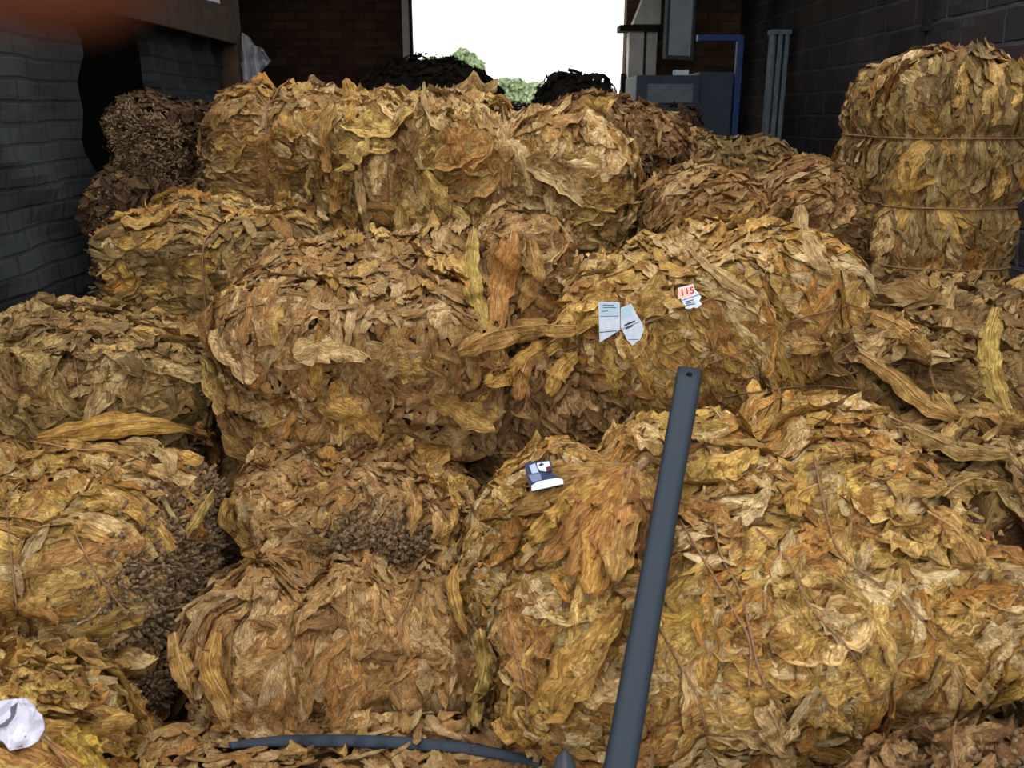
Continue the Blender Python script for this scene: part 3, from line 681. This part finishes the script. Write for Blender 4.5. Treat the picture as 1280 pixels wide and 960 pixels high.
for a in [
    ([(266, 612), (252, 634), (243, 650), (232, 666)], .030, YG, 'narrow greenish yellow twisted leaf dangling into the dark gap beside the small torn bale', .05, .8),
    ([(368, 446), (400, 434), (430, 436), (458, 450)], .085, PALE, 'pale rounded leaf lying on the front of the large tan bale', .02, .1),
    ([(424, 222), (420, 250), (428, 292)], .050, GOLD, 'torn golden leaf drooping from the left end of the topmost bale', .03, .5),
    ([(446, 214), (452, 250), (462, 298)], .034, PALE, 'thin pale leaf drooping beside a golden one at the left of the topmost bale', .03, .5),
    ([(592, 284), (588, 330), (594, 372), (606, 412)], .060, YG, 'long olive yellow leaf standing upright against the side of the large tan bale', .05, .5),
    ([(640, 288), (632, 330), (622, 372), (620, 400)], .085, ORG, 'wide orange brown leaf hanging below the topmost bale, above the hollow', .04, .5),
    ([(662, 300), (668, 340), (650, 385)], .07, TAN, 'crinkled tan leaf beside the wide orange brown leaf over the hollow', .03, .4),
    ([(720, 408), (660, 408), (610, 418), (572, 440)], .075, TAN, 'tan leaf reaching sideways from the tagged bale over the hollow', .05, .6),
    ([(700, 420), (672, 440), (640, 462), (604, 478)], .07, GOLD, 'golden folded leaf bridging the hollow left of the tagged bale', .05, .5),
    ([(660, 446), (652, 470), (648, 500)], .05, ORG, 'short orange leaf tip pointing down into the dark hollow', .04, .4),
    ([(720, 440), (700, 462), (686, 492)], .055, GOLD, 'amber leaf corner curling off the tagged bale over the dark hollow', .04, .4),
    ([(600, 786), (606, 820), (600, 860), (594, 905)], .034, YG, 'narrow yellow leaf hanging straight down in front of the low front bale', .06, .6),
    ([(578, 694), (566, 725), (572, 760), (584, 792)], .030, GOLD, 'slim curled leaf hanging at the corner of the low front bale', .05, .7),
    ([(508, 600), (518, 630), (512, 668)], .040, TAN, 'small pointed tan leaf standing on the torn bale of stem ends', .04, .5),
    ([(46, 548), (110, 534), (180, 526), (262, 538)], .070, GOLD, 'long golden leaf stretched over the top edge of the front left bale', .05, .5),
    ([(40, 552), (100, 562), (150, 566), (190, 580)], .055, TAN, 'tan leaf lying just below the long golden leaf on the front left bale', .04, .5),
    ([(150, 552), (186, 556), (210, 570), (216, 592)], .045, PALE, 'pale leaf folded downwards over the dark stem field of the front left bale', .06, .5),
    ([(246, 528), (262, 548), (270, 578)], .045, ORG, 'orange leaf tip drooping over the dark gap below the large tan bale', .05, .5),
    ([(1000, 256), (1004, 290), (1022, 318), (1038, 342)], .060, PALE, 'pale folded leaf sticking up at the upper end of the tagged bale', .04, .6),
    ([(862, 308), (886, 330), (914, 352), (948, 372)], .040, PALE, 'straight pale leaf across the shoulder of the tagged bale, above the number ticket', .02, .4),
    ([(990, 436), (1010, 430), (1035, 432)], .055, TAN, 'short tan leaf flap over the stem ends of the tagged bale', .04, .4),
    ([(1246, 384), (1236, 430), (1244, 480), (1262, 520)], .060, YG, 'yellow green pointed leaf leaning on the heap below the tall upright bale', .05, .4),
    ([(1090, 392), (1130, 410), (1160, 440)], .07, TAN, 'broad tan leaf on the upper side of the slumped leaf heap', .04, .4),
    ([(1075, 440), (1120, 470), (1160, 505), (1200, 520)], .06, TAN, 'long tan leaf sliding down the middle of the slumped leaf heap', .05, .5),
    ([(1110, 520), (1150, 540), (1200, 560), (1262, 566)], .06, (186, 156, 96), 'dull olive leaf lying flat across the lower part of the slumped leaf heap', .05, .5),
    ([(1172, 490), (1186, 506), (1196, 524)], .030, YG, 'tiny light green leaf scrap on the slumped leaf heap', .03, .3),
    ([(1226, 672), (1256, 690), (1290, 712)], .06, ORG, 'bright orange leaf poking in from the right edge above the dark gap', .05, .5),
    ([(1180, 620), (1210, 600), (1262, 606)], .06, (176, 146, 84), 'curled olive leaf on the torn bale at the right edge', .05, .6),
    ([(432, 98), (440, 120), (436, 150)], .06, GOLD, 'yellow leaf corner sticking up at the top left of the topmost bale', .03, .4),
    ([(560, 160), (572, 180), (566, 205)], .06, ORG, 'small orange brown leaf pressed on the front of the topmost bale', .015, .2),
    ([(960, 884), (976, 920), (982, 975)], .06, PALE, 'pale leaf hanging at the bottom edge of the largest bale', .03, .5),
    ([(76, 916), (104, 938), (134, 975)], .055, (222, 186, 84), 'clear yellow leaf at the bottom edge near the white plastic', .03, .4),
    ([(270, 790), (262, 830), (286, 880)], .04, GOLD, 'golden leaf strip hanging at the left side of the low front bale', .04, .5),
    ([(218, 610 + 180), (226, 830), (240, 872)], .045, TAN, 'loose tan leaf strip between the front left bale and the low front bale', .04, .5),
    ([(1020, 606), (998, 618), (992, 648)], .05, GOLD, 'short golden leaf flap upright on the top of the largest bale', .02, .2),
    ([(1160, 640), (1200, 668), (1220, 700)], .07, TAN, 'tan leaf folded over the right shoulder of the largest bale', .04, .5),
]:
    pts, w_, c_, lab = a[:4]; drape_leaf(pts, w_, c_, lab, a[4], a[5])

# a tied hand of leaves fanning down over the largest bale
hand = bpy.data.objects.new('leaf_hand', None); COL.objects.link(hand)
kx, ky = 792, 584
tk, _ = hit(kx, ky); kp = at(kx, ky, tk - .04); hand.location = kp
tag(hand, 'tied hand of orange brown leaves fanning down beside the black bar', 'leaf bundle')
for (ex, ey, w_, c_) in [(640, 640, .06, TAN), (660, 676, .07, GOLD), (684, 700, .075, ORG), (712, 716, .07, ORG), (738, 742, .085, (206, 156, 80)), (768, 726, .07, TAN),
                         (792, 690, .06, BRN), (700, 650, .07, (188, 138, 78)), (752, 690, .08, ORG), (818, 640, .04, TAN), (640, 606, .05, TAN)]:
    mx, my = (kx + ex) / 2 + LRNG.uniform(-8, 8), (ky + ey) / 2 - 6
    o = drape_leaf([(kx, ky), (mx, my), (ex, ey)], w_, c_, 'x', .035 + LRNG.uniform(0, .02), .25, wav=1.3, lift_only_blade=True)
    o.name = 'leaf_blade'; o.parent = hand; o.matrix_parent_inverse = Matrix.Translation(-Vector(kp))
    for k in ('label', 'category'): del o[k]
tube('tie', [kp + np.array([-.03, 0, -.012]), kp + np.array([0, -.022, .0]), kp + np.array([.03, 0, .012])], .008, M_twine, parent=hand, resample=9)

# ================================================================= paper tags, packet, plastic
def plane_at(px, py, lift=.02, blend=.5):
    t, n = hit(px, py); p = at(px, py, t - lift)
    v = (CAM - p) / np.linalg.norm(CAM - p); n = blend * n / np.linalg.norm(n) + (1 - blend) * v + np.array([0, 0, .15]); n /= np.linalg.norm(n)
    return p, n
def on_plane(px, py, pn, off=0.0):
    p, n = pn; d = ray(px, py); k = ((p + n * off - CAM) @ n) / (d @ n); return CAM + d * k
def slab(name, pix, pn, mat, thick=.0012, off=0.0, parent=None, wav=0.0, sub=False):
    """flat sheet whose outline is given, thickness along the plane's normal"""
    p, n = pn; top = [on_plane(x, y, pn, off + thick) for x, y in pix]; bot = [q - n * thick for q in top]
    bm = bmesh.new(); a = [bm.verts.new(q) for q in top]; b = [bm.verts.new(q) for q in bot]
    bm.faces.new(a); bm.faces.new(b[::-1])
    for i in range(len(a)): bm.faces.new((a[i], b[i], b[(i + 1) % len(a)], a[(i + 1) % len(a)]))
    if wav:
        bmesh.ops.triangulate(bm, faces=bm.faces[:]); bmesh.ops.subdivide_edges(bm, edges=bm.edges[:], cuts=3, use_grid_fill=True)
        bmesh.ops.triangulate(bm, faces=bm.faces[:])
        for v in bm.verts:
            q = v.co; v.co = q + Vector(n) * wav * (math.sin(90 * q.x + 60 * q.z) + .6 * math.sin(170 * q.x - 130 * q.z) + .4 * math.sin(240 * q.z + 2))
    return from_bm(name, bm, mat, parent, Vector(np.mean(top, 0)) if parent is None else Vector(np.mean(top, 0)))
M_ink = newmat('dark_ink', srgb(70, 70, 92), .8); M_red = newmat('red_ink', srgb(190, 40, 30), .8); M_pink = newmat('pink_label_print', srgb(246, 196, 184), .7)
M_cyan = newmat('pale_cyan_print', srgb(186, 214, 228), .7); M_navy = newmat('navy_card', srgb(38, 50, 78), .5); M_lil = newmat('lilac_grey_card', srgb(118, 124, 158), .6)
M_foil = newmat('glossy_white_card', srgb(238, 240, 246), .3); M_maroon = newmat('maroon_print', srgb(92, 30, 44), .6); M_silver = newmat('pale_grey_card', srgb(170, 184, 206), .5)

def strip_lines(name, base, mat, pn, parent, off=.0018):
    bm = bmesh.new()
    for (x0, y0, x1, y1, h) in base:
        q = [on_plane(x, y, pn, off) for x, y in ((x0, y0), (x1, y1), (x1, y1 + h), (x0, y0 + h))]
        bm.faces.new([bm.verts.new(v) for v in q])
    return from_bm(name, bm, mat, parent, Vector(on_plane(base[0][0], base[0][1], pn)))

pn = plane_at(764, 402, .05)
t1 = slab('paper_tag', [(748, 377.5), (774.5, 377.5), (775, 393), (775, 412), (763, 420), (749.5, 428)], pn, M_white, .0012)
tag(t1, 'upright white paper tag on the tagged bale, the straighter of the joined pair', 'paper tag')
strip_lines('printed_band', [(749.5, 379, 773.5, 379, 15)], M_cyan, pn, t1, .0016)
strip_lines('lettering', [(753, 381, 768, 381, .8), (753, 384, 770, 384, .8), (752, 389, 760, 388, .8), (750, 395, 773, 395, .6), (749.5, 415, 771, 413, 1.0)], M_ink, pn, t1, .0022)
pn2 = (pn[0] + pn[1] * -.004, pn[1] * .96 + np.array([.14, 0, 0]))
t2 = slab('paper_tag', [(776, 385), (789, 379.5), (797, 395), (803, 404), (805, 412), (800, 425), (790.5, 432), (784, 425), (776, 409)], pn2, M_white, .0012)
tag(t2, 'tilted torn white paper tag, its upper left edge touching the straighter tag', 'paper tag')
strip_lines('printed_band', [(777.5, 386, 790, 381, 14)], M_cyan, pn2, t2, .0016)
strip_lines('lettering', [(780, 406, 794, 400, 2.2), (782, 410, 791, 406, 2.0), (784, 404, 788, 402, 1.5), (778, 411, 799, 402, .7), (785, 424, 799, 424, .7)], M_ink, pn2, t2, .0022)

pn = plane_at(862, 372, .04)
t3 = slab('number_ticket', [(847, 360), (866.5, 355), (868.5, 362), (873, 366), (876.5, 371), (874, 376), (877.5, 380), (871, 385), (866.5, 384), (863, 386), (857, 386), (852, 375)], pn, M_white, .0014)
tag(t3, 'small ticket printed 115 in red over a strip of dark print, tied to the bale', 'ticket')
strip_lines('pink_field', [(847.6, 361, 866, 356.3, 13.2)], M_pink, pn, t3, .0018)
strip_lines('lettering', [(856, 377, 867, 374, 1.2), (857, 379, 868, 376.5, 1.2), (857.5, 381, 869, 379, 1.2)], M_ink, pn, t3, .0022)
strip_lines('fold_line', [(853, 375, 876, 367, .9)], M_ink, pn, t3, .0022)
tc = bpy.data.curves.new('digits', 'FONT'); tc.body = '115'; tc.extrude = .0002; tc.align_x = 'CENTER'; tc.align_y = 'CENTER'; tc.offset = .0004
a_ = on_plane(851.5, 366.5, pn, .0026); b_ = on_plane(866.5, 362.8, pn, .0026); tc.size = np.linalg.norm(b_ - a_) * .80
X = (b_ - a_) / np.linalg.norm(b_ - a_); Z = pn[1]; Y = np.cross(Z, X)
to = bpy.data.objects.new('digits', tc); COL.objects.link(to)
dgm = bpy.data.meshes.new_from_object(to.evaluated_get(bpy.context.evaluated_depsgraph_get())); bpy.data.objects.remove(to)
dg_o = bpy.data.objects.new('digits', dgm); COL.objects.link(dg_o); dgm.materials.clear(); dgm.materials.append(M_red)
Mx = Matrix(((X[0], Y[0], Z[0]), (X[1], Y[1], Z[1]), (X[2], Y[2], Z[2]))).to_4x4(); Mx.translation = Vector((a_ + b_) / 2)
dg_o.parent = t3; dg_o.matrix_parent_inverse = Matrix.Translation(-Vector(t3.location)); dg_o.matrix_basis = Mx; dg_o['label'] = 'red printed number 115'

# crushed cigarette packet
pn = plane_at(678, 594, .045, .6)
pk = slab('card_packet', [(655, 579), (688, 575), (690, 590), (698, 598), (703, 604), (664, 612), (660, 600)], pn, M_navy, .014, -.006)
tag(pk, 'crushed navy and white card packet lying on the top left corner of the largest bale', 'packet')
slab('white_end_flap', [(664.5, 607), (672, 602), (696, 597.5), (703, 599), (704.5, 604.5), (664.5, 613.5)], pn, M_foil, .003, .009, pk)
slab('grey_panel', [(661.5, 582), (669, 579), (673.5, 590.5), (665, 592)], pn, M_silver, .0015, .009, pk)
slab('lilac_panel', [(660.5, 594), (675.5, 591.5), (677, 599.5), (665.5, 603)], pn, M_lil, .0015, .009, pk)
slab('white_picture', [(671, 579), (686, 576.5), (688.5, 583), (682, 589), (675, 588), (672, 584)], pn, M_foil, .0015, .009, pk)
slab('maroon_spot', [(682, 584), (688, 582), (689, 588), (684, 590)], pn, M_maroon, .0015, .0107, pk)
slab('navy_print', [(673, 581), (677, 578), (680, 580.5), (675, 583)], pn, M_navy, .0012, .0107, pk)

# crumpled white plastic, bottom left
pn = plane_at(26, 905, .05, .5)
wp = slab('plastic_scrap', [(-30, 880), (14, 874), (36, 872), (44, 886), (42, 896), (54, 894), (56, 912), (48, 926), (34, 934), (14, 938), (4, 926), (-30, 914)], pn, noisy('thin_white_plastic', srgb(200, 196, 214), srgb(226, 222, 234), 30, .4, .4), .004, 0, None, .006)
tag(wp, 'crumpled white plastic scrap at the lower left corner of the pile', 'plastic scrap')
slab('grey_strip', [(-10, 912), (8, 902), (12, 884), (20, 878), (17, 896), (10, 908)], pn, newmat('flat_grey', srgb(96, 90, 100), .6), .003, .004, wp, .006)  # narrow grey strip laid over the white plastic

# ================================================================= black bar leaning on the largest bale
def bar():
    # the bar rests on the bale: far enough forward for its whole length to clear the leaves
    uA, uB = 1 / 2.0, 1 / 1.5
    for f in np.linspace(.12, .98, 40):
        th_, _ = hit(862.5 + (766 - 862.5) * f, 463 + (1010 - 463) * f); uB = max(uB, (1 / (th_ - .03) - uA * (1 - f)) / f)
    print('BAR', 1 / uA, 1 / uB)
    A = at(862.5, 463, 1 / uA); B_ = at(766, 1010, 1 / uB)
    d = (B_ - A); L = np.linalg.norm(d); d /= L
    v = CAM - (A + B_) / 2; v -= (v @ d) * d; v /= np.linalg.norm(v); s_ = np.cross(d, v)
    # flattened tube with a punched hole through both walls near its upper end
    w0, w1, th = .0285, .0190 / uB, .010
    prof = [(-1, 0), (-.94, .55), (-.75, .9), (-.4, 1), (0, 1), (.4, 1), (.75, .9), (.94, .55), (1, 0), (.94, -.55), (.75, -.9), (.4, -1), (0, -1), (-.4, -1), (-.75, -.9), (-.94, -.55)]
    bm = bmesh.new(); rings = []
    for k in range(26):
        f = k / 25; w = w0 + (w1 - w0) * min(1, f * 2.2); c = A + d * L * f
        t = th + .006 * min(1, f * 5)
        rings.append([bm.verts.new(c + s_ * (w * a) + v * (t * b)) for a, b in prof])
    n = len(prof)
    for i in range(25):
        for j in range(n): bm.faces.new((rings[i][j], rings[i][(j + 1) % n], rings[i + 1][(j + 1) % n], rings[i + 1][j]))
    bm.faces.new(rings[0][::-1]); bm.faces.new(rings[-1])
    o = from_bm('black_bar', bm, M_plast, None, Vector(B_), smooth=False)
    for p in o.data.polygons: p.use_smooth = len(p.vertices) == 4
    bm = bmesh.new(); q = Matrix(((s_[0], d[0], v[0]), (s_[1], d[1], v[1]), (s_[2], d[2], v[2]))).to_4x4(); q.translation = Vector(A + d * .026 - Vector(o.location) * 0)
    q.translation = Vector(A + d * .026) - o.location
    bmesh.ops.create_cone(bm, cap_ends=True, segments=20, radius1=.0068, radius2=.0068, depth=.1, matrix=q)
    me = bpy.data.meshes.new('cut'); bm.to_mesh(me); bm.free(); cut = bpy.data.objects.new('cut', me); COL.objects.link(cut); cut.location = o.location
    md = o.modifiers.new('hole', 'BOOLEAN'); md.operation = 'DIFFERENCE'; md.object = cut; md.solver = 'EXACT'
    bpy.context.view_layer.update()
    me2 = bpy.data.meshes.new_from_object(o.evaluated_get(bpy.context.evaluated_depsgraph_get())); o.modifiers.clear(); o.data = me2
    bpy.data.objects.remove(cut)
    tag(o, 'long flat black bar with a punched hole at its top, leaning on the largest bale', 'bar')
bar()

# thin black strap lying along the bottom
P = drape([(288, 932), (340, 927), (420, 926), (520, 930), (600, 938), (676, 954)], .012, 40)
st = tube('black_strap', P, [.008, .013, .0135, .0135, .012, .008], M_plast, seg=10, flat=.45)
tag(st, 'curved flat black strap lying along the bottom in front of the low bale', 'strap')
# dark pointed piece
tp, _ = hit(705, 955)
def wedge():
    t = tp - .08; bm = bmesh.new(); c = at(706, 934, t); b = [at(x, y, tt) for x, y, tt in ((686, 985, t), (706, 985, t - .03), (728, 985, t), (706, 985, t + .03))]
    m = [at(x, y, tt) for x, y, tt in ((694, 948, t), (706, 948, t - .02), (717, 948, t), (706, 948, t + .02))]
    T = bm.verts.new(c); Mv = [bm.verts.new(q) for q in m]; Bv = [bm.verts.new(q) for q in b]
    for i in range(4):
        j = (i + 1) % 4; bm.faces.new((T, Mv[i], Mv[j])); bm.faces.new((Mv[i], Bv[i], Bv[j], Mv[j]))
    bm.faces.new(Bv[::-1]); bmesh.ops.subdivide_edges(bm, edges=bm.edges[:], cuts=2, use_grid_fill=True, smooth=.6)
    return from_bm('plastic_spike', bm, newmat('grey_plastic', srgb(78, 82, 92), .6), None, Vector(b[0]), smooth=True)
tag(wedge(), 'dark grey pointed plastic piece sticking up at the bottom edge beside the black bar', 'plastic piece')

# ================================================================= things at the back of the shed
mx0, my0 = 1.03, 7.75
m_ = bpy.data.objects.new('machine_cabinet', None); COL.objects.link(m_); m_.location = (1.4, 8.1, 0)
tag(m_, 'slate blue steel machine cabinet with a pale panel by the right shed wall', 'machine cabinet')
box('body', (mx0, my0, 0), (1.56, 8.5, 2.0), M_mach, .02, m_); box('side_body', (1.565, my0 + .1, 0), (1.86, 8.6, 2.03), M_mach, .02, m_)
box('pale_panel', (mx0 + .09, my0 - .02, 1.78), (1.50, my0 + .001, 1.93), M_machp, .004, m_)
box('top_box', (1.38, my0 + .2, 2.0), (1.5, my0 + .32, 2.05), M_white, .01, m_)
pf = bpy.data.objects.new('pipe_frame', None); COL.objects.link(pf); pf.location = (1.93, 8.0, 0)
tag(pf, 'thin blue steel post with a side arm standing next to the machine cabinet', 'post')
box('post', (1.90, 7.98, 0), (1.955, 8.04, 2.33), M_blue, .008, pf); box('arm', (1.56, 7.98, 2.28), (1.9, 8.04, 2.33), M_blue, .006, pf)
lf = bpy.data.objects.new('steel_frame', None); COL.objects.link(lf); lf.location = (2.3, 8.3, 0)
tag(lf, 'narrow grey steel frame of upright channels standing by the dark block wall', 'frame')
for dx, w in ((0, .03), (.055, .04), (.115, .035)):
    box('upright', (2.22 + dx, 8.1, .0), (2.22 + dx + w, 8.2, 2.36), M_steel, .005, lf, )
box('top_rail', (2.21, 8.08, 2.34), (2.38, 8.22, 2.38), M_steel, .004, lf)
# hinged window leaf and the pale pier beside the doorway
wz = bpy.data.objects.new('window_leaf', None); COL.objects.link(wz); wz.location = (1.62, 9.2, 2.2)
tag(wz, 'hinged window leaf with a pane coloured pale for daylight hanging open beside the doorway', 'window leaf')
Rz = Matrix.Translation((1.62, 9.2, 0)) @ Matrix.Rotation(R(38), 4, 'Z')
for nm, lo, hi, mt in (('frame_side', (-.2, -.02, 2.2), (-.165, .02, 3.1), M_steel), ('frame_side', (.165, -.02, 2.2), (.2, .02, 3.1), M_steel),
                       ('frame_bottom', (-.165, -.02, 2.2), (.165, .02, 2.235), M_steel), ('frame_top', (-.165, -.02, 3.06), (.165, .02, 3.1), M_steel),
                       ('pane', (-.165, -.004, 2.235), (.165, .004, 3.06), noisy('glass_painted_daylight', srgb(190, 198, 212), srgb(235, 240, 250), 2.2, .25, .0))):  # daylight glow of the pane is put into its pale diffuse colour
    box(nm, lo, hi, mt, 0, wz, Rz)
box('trim_6', (1.21, 9.78, 0), (1.36, 9.99, 2.5), M_pale)['kind'] = 'structure'
box('trim_7', (1.395, 9.80, 0), (1.50, 9.99, 3.6), M_pale)['kind'] = 'structure'
box('trim_8', (1.10, 9.70, 2.50), (1.52, 9.99, 2.56), M_dark)['kind'] = 'structure'
box('trim_9', (1.155, 9.90, 0), (1.2, 10.0, 2.1), M_dark)['kind'] = 'structure'
def gusset():
    bm = bmesh.new(); pr = [(1.24, 2.57), (1.52, 2.57), (1.52, 3.2), (1.48, 3.2)]
    a = [bm.verts.new((x, 9.76, z)) for x, z in pr]; b = [bm.verts.new((x, 9.98, z)) for x, z in pr]
    bm.faces.new(a); bm.faces.new(b[::-1])
    for i in range(4): bm.faces.new((a[i], b[i], b[(i + 1) % 4], a[(i + 1) % 4]))
    o = from_bm('trim_10', bm, M_pale, None, (1.4, 9.87, 2.57)); o['kind'] = 'structure'
gusset()
for z0, z1, y_, w_ in ((2.05, 2.17, 5.75, .2), (2.15, 2.75, 5.45, .07)):
    box('trim_11', (XR - .03, y_, z0), (XR - .0, y_ + w_, z1), M_dark)['kind'] = 'structure'
# white sack hanging on the post
pn = (at(316, 70, 5.93), np.array([.25, -.95, .1])); pn = (pn[0], pn[1] / np.linalg.norm(pn[1]))
sk = slab('white_sack', [(302, 40), (312, 46), (318, 56), (330, 62), (328, 68), (339, 76), (330, 84), (322, 94), (312, 101), (304, 100), (300, 70)], pn, noisy('woven_white_sack', srgb(128, 130, 134), srgb(165, 167, 170), 12, .8, .5), .05, -.03, None, .02)
tag(sk, 'crumpled white sack hanging from the timber post at the left', 'sack')
bx = box('white_carton', (XL + .02, 5.75, 2.342), (XL + .1, 5.92, 2.5), M_white, .006); tag(bx, 'small white carton on the timber beam, nearer the post', 'carton')
bx = box('white_carton', (XL + .02, 5.35, 2.342), (XL + .09, 5.42, 2.56), M_white, .006); tag(bx, 'narrow white carton on the timber beam, farther from the post', 'carton')

# ================================================================= trees beyond the doorway
M_tl = noisy('tree_foliage', srgb(128, 146, 110), srgb(168, 180, 140), 3, .9, 0); M_tl2 = noisy('haze_tinted_foliage', srgb(150, 164, 130), srgb(178, 184, 150), 3, .9, 0)  # greens lightened, the overexposed haze outside painted into the foliage colour
M_bark = noisy('bark', srgb(96, 84, 70), srgb(120, 106, 90), 8, .95, .2)
def tree(base, blobs, n, label, mat, seed, size=.22):
    r = np.random.default_rng(seed); e = bpy.data.objects.new('tree', None); COL.objects.link(e); e.location = base
    tag(e, label, 'tree')
    w = np.array([b[3] * b[4] for b in blobs]); k = r.choice(len(blobs), n, p=w / w.sum()); B_ = np.array([b[:3] for b in blobs]); Rr = np.array([(b[3], b[3], b[4]) for b in blobs])
    u = r.normal(size=(n, 3)); u /= np.linalg.norm(u, axis=1)[:, None]; u *= r.uniform(.35, 1, (n, 1)) ** .5
    c = B_[k] + u * Rr[k]; a = r.normal(size=(n, 3)); a /= np.linalg.norm(a, axis=1)[:, None]; b = np.cross(a, r.normal(size=(n, 3))); b /= np.linalg.norm(b, axis=1)[:, None]
    s_ = size * r.uniform(.5, 1.3, (n, 1)); V = np.stack([c - a * s_, c - b * s_ * .5, c + a * s_, c + b * s_ * .5], 1).reshape(-1, 3)
    mesh_np('crown', V, np.arange(4 * n).reshape(-1, 4), mat, parent=e, origin=base, smooth=False)
    top = np.mean(B_, 0)
    tube('trunk', [base, (np.array(base) + top) / 2 + np.array([.2, 0, 0]), top], [.22, .1], M_bark, parent=e, resample=10, seg=8)
    for bl in blobs[:6]:
        tube('branch', [(np.array(base) + top) / 2 + np.array([.2, 0, 0]), (np.array(bl[:3]) + top) / 2 - np.array([0, 0, .2]), np.array(bl[:3])], [.07, .02], M_bark, parent=e, resample=8, seg=6)
def blobs(lst, t, dr=1.0):
    out = []
    for px, py, rx, ry in lst:
        p = at(px, py, t); out.append((p[0], p[1], p[2], rx * t / F, ry * t / F))
    return out
tree(tuple(np.array([at(575, 140, 55)[0], at(575, 140, 55)[1], 0])), blobs([(555, 80, 20, 7), (580, 72, 18, 9), (594, 82, 13, 8), (540, 76, 14, 5), (585, 92, 12, 8), (568, 88, 16, 7), (532, 84, 10, 5), (579, 64, 7, 4)], 55), 2600, 'airy green tree with ragged feathery crown left in the doorway view', M_tl, 1, .16)
tree(tuple(np.array([at(632, 140, 70)[0], at(632, 140, 70)[1], 0])), blobs([(630, 112, 20, 14), (645, 108, 14, 10), (618, 124, 16, 14), (640, 128, 22, 12)], 70), 3000, 'round dense green tree in the middle of the doorway view', M_tl, 2, .22)
tree(tuple(np.array([at(680, 140, 85)[0], at(680, 140, 85)[1], 0])), blobs([(670, 114, 20, 11), (690, 118, 20, 10), (655, 124, 20, 12)], 85), 2400, 'pale hazy tree just behind the small dark bale in the doorway', M_tl2, 3, .28)
tree(tuple(np.array([at(715, 140, 75)[0], at(715, 140, 75)[1], 0])), blobs([(708, 116, 14, 9), (718, 120, 16, 10), (700, 122, 14, 9)], 75), 2000, 'low green tree to the right of the small dark bale in the doorway', M_tl, 4, .22)
tree(tuple(np.array([at(738, 140, 95)[0], at(738, 140, 95)[1], 0])), blobs([(736, 120, 10, 8), (746, 126, 9, 6)], 95), 900, 'faint greyish bush at the right side of the doorway view', M_tl2, 5, .28)

# ================================================================= photographer's fingertip at the corner of the lens
def finger():
    r0 = .0085
    tip = at(76, -96, .066); ax = at(-420, -190, .085) - tip; ax /= np.linalg.norm(ax)
    v = FWD - (FWD @ ax) * ax; v /= np.linalg.norm(v); s_ = np.cross(ax, v)
    prof = [(-.0085, .0), (-.0078, .0034), (-.006, .0056), (-.003, .0073), (.001, .0083), (.006, .0087), (.012, .0086), (.018, .0083), (.022, .0086), (.026, .0091), (.031, .0089), (.038, .0090), (.046, .0096), (.050, .0101), (.054, .0098), (.064, .0102)]
    bm = bmesh.new(); rings = []; n = 20
    bend = lambda l: v * (-.0000 + 1.6 * max(0, l - .02) ** 2 * 2)
    for l, r in prof:
        c = tip + ax * l + bend(l)
        if r == 0: rings.append([bm.verts.new(c)]); continue
        ring = []
        for j in range(n):
            a = 2 * math.pi * j / n; wx, wz = math.cos(a), math.sin(a)
            flat = .92 if wz > 0 else 1.0
            ring.append(bm.verts.new(c + (s_ * wx + v * wz * flat) * r))
        rings.append(ring)
    for j in range(n): bm.faces.new((rings[0][0], rings[1][j], rings[1][(j + 1) % n]))
    for i in range(1, len(rings) - 1):
        for j in range(n): bm.faces.new((rings[i][j], rings[i + 1][j], rings[i + 1][(j + 1) % n], rings[i][(j + 1) % n]))
    bm.faces.new(rings[-1])
    skin = noisy('shaded_brown_skin', srgb(112, 62, 44), srgb(124, 68, 48), 400, .6, .1)  # brown skin, darkened in colour for the shade of an absent phone
    o = from_bm('finger', bm, skin, None, tip, smooth=True)
    tag(o, 'blurred reddish brown fingertip of the photographer at the upper left corner', 'finger')
    # nail on the far side
    bm = bmesh.new(); g = []
    for i in range(6):
        row = []
        for j in range(7):
            a = R(90) + R(-46 + 92 * j / 6); l = -.004 + .0125 * i / 5; r = np.interp(l, [q[0] for q in prof], [q[1] for q in prof]) * .93 + .0004
            row.append(bm.verts.new(tip + ax * l + (s_ * math.cos(a) + v * math.sin(a)) * (r + .0002)))
        g.append(row)
    for i in range(5):
        for j in range(6): bm.faces.new((g[i][j], g[i + 1][j], g[i + 1][j + 1], g[i][j + 1]))
    from_bm('fingernail', bm, newmat('nail', srgb(190, 140, 120), .35), o, tip, smooth=True)
finger()
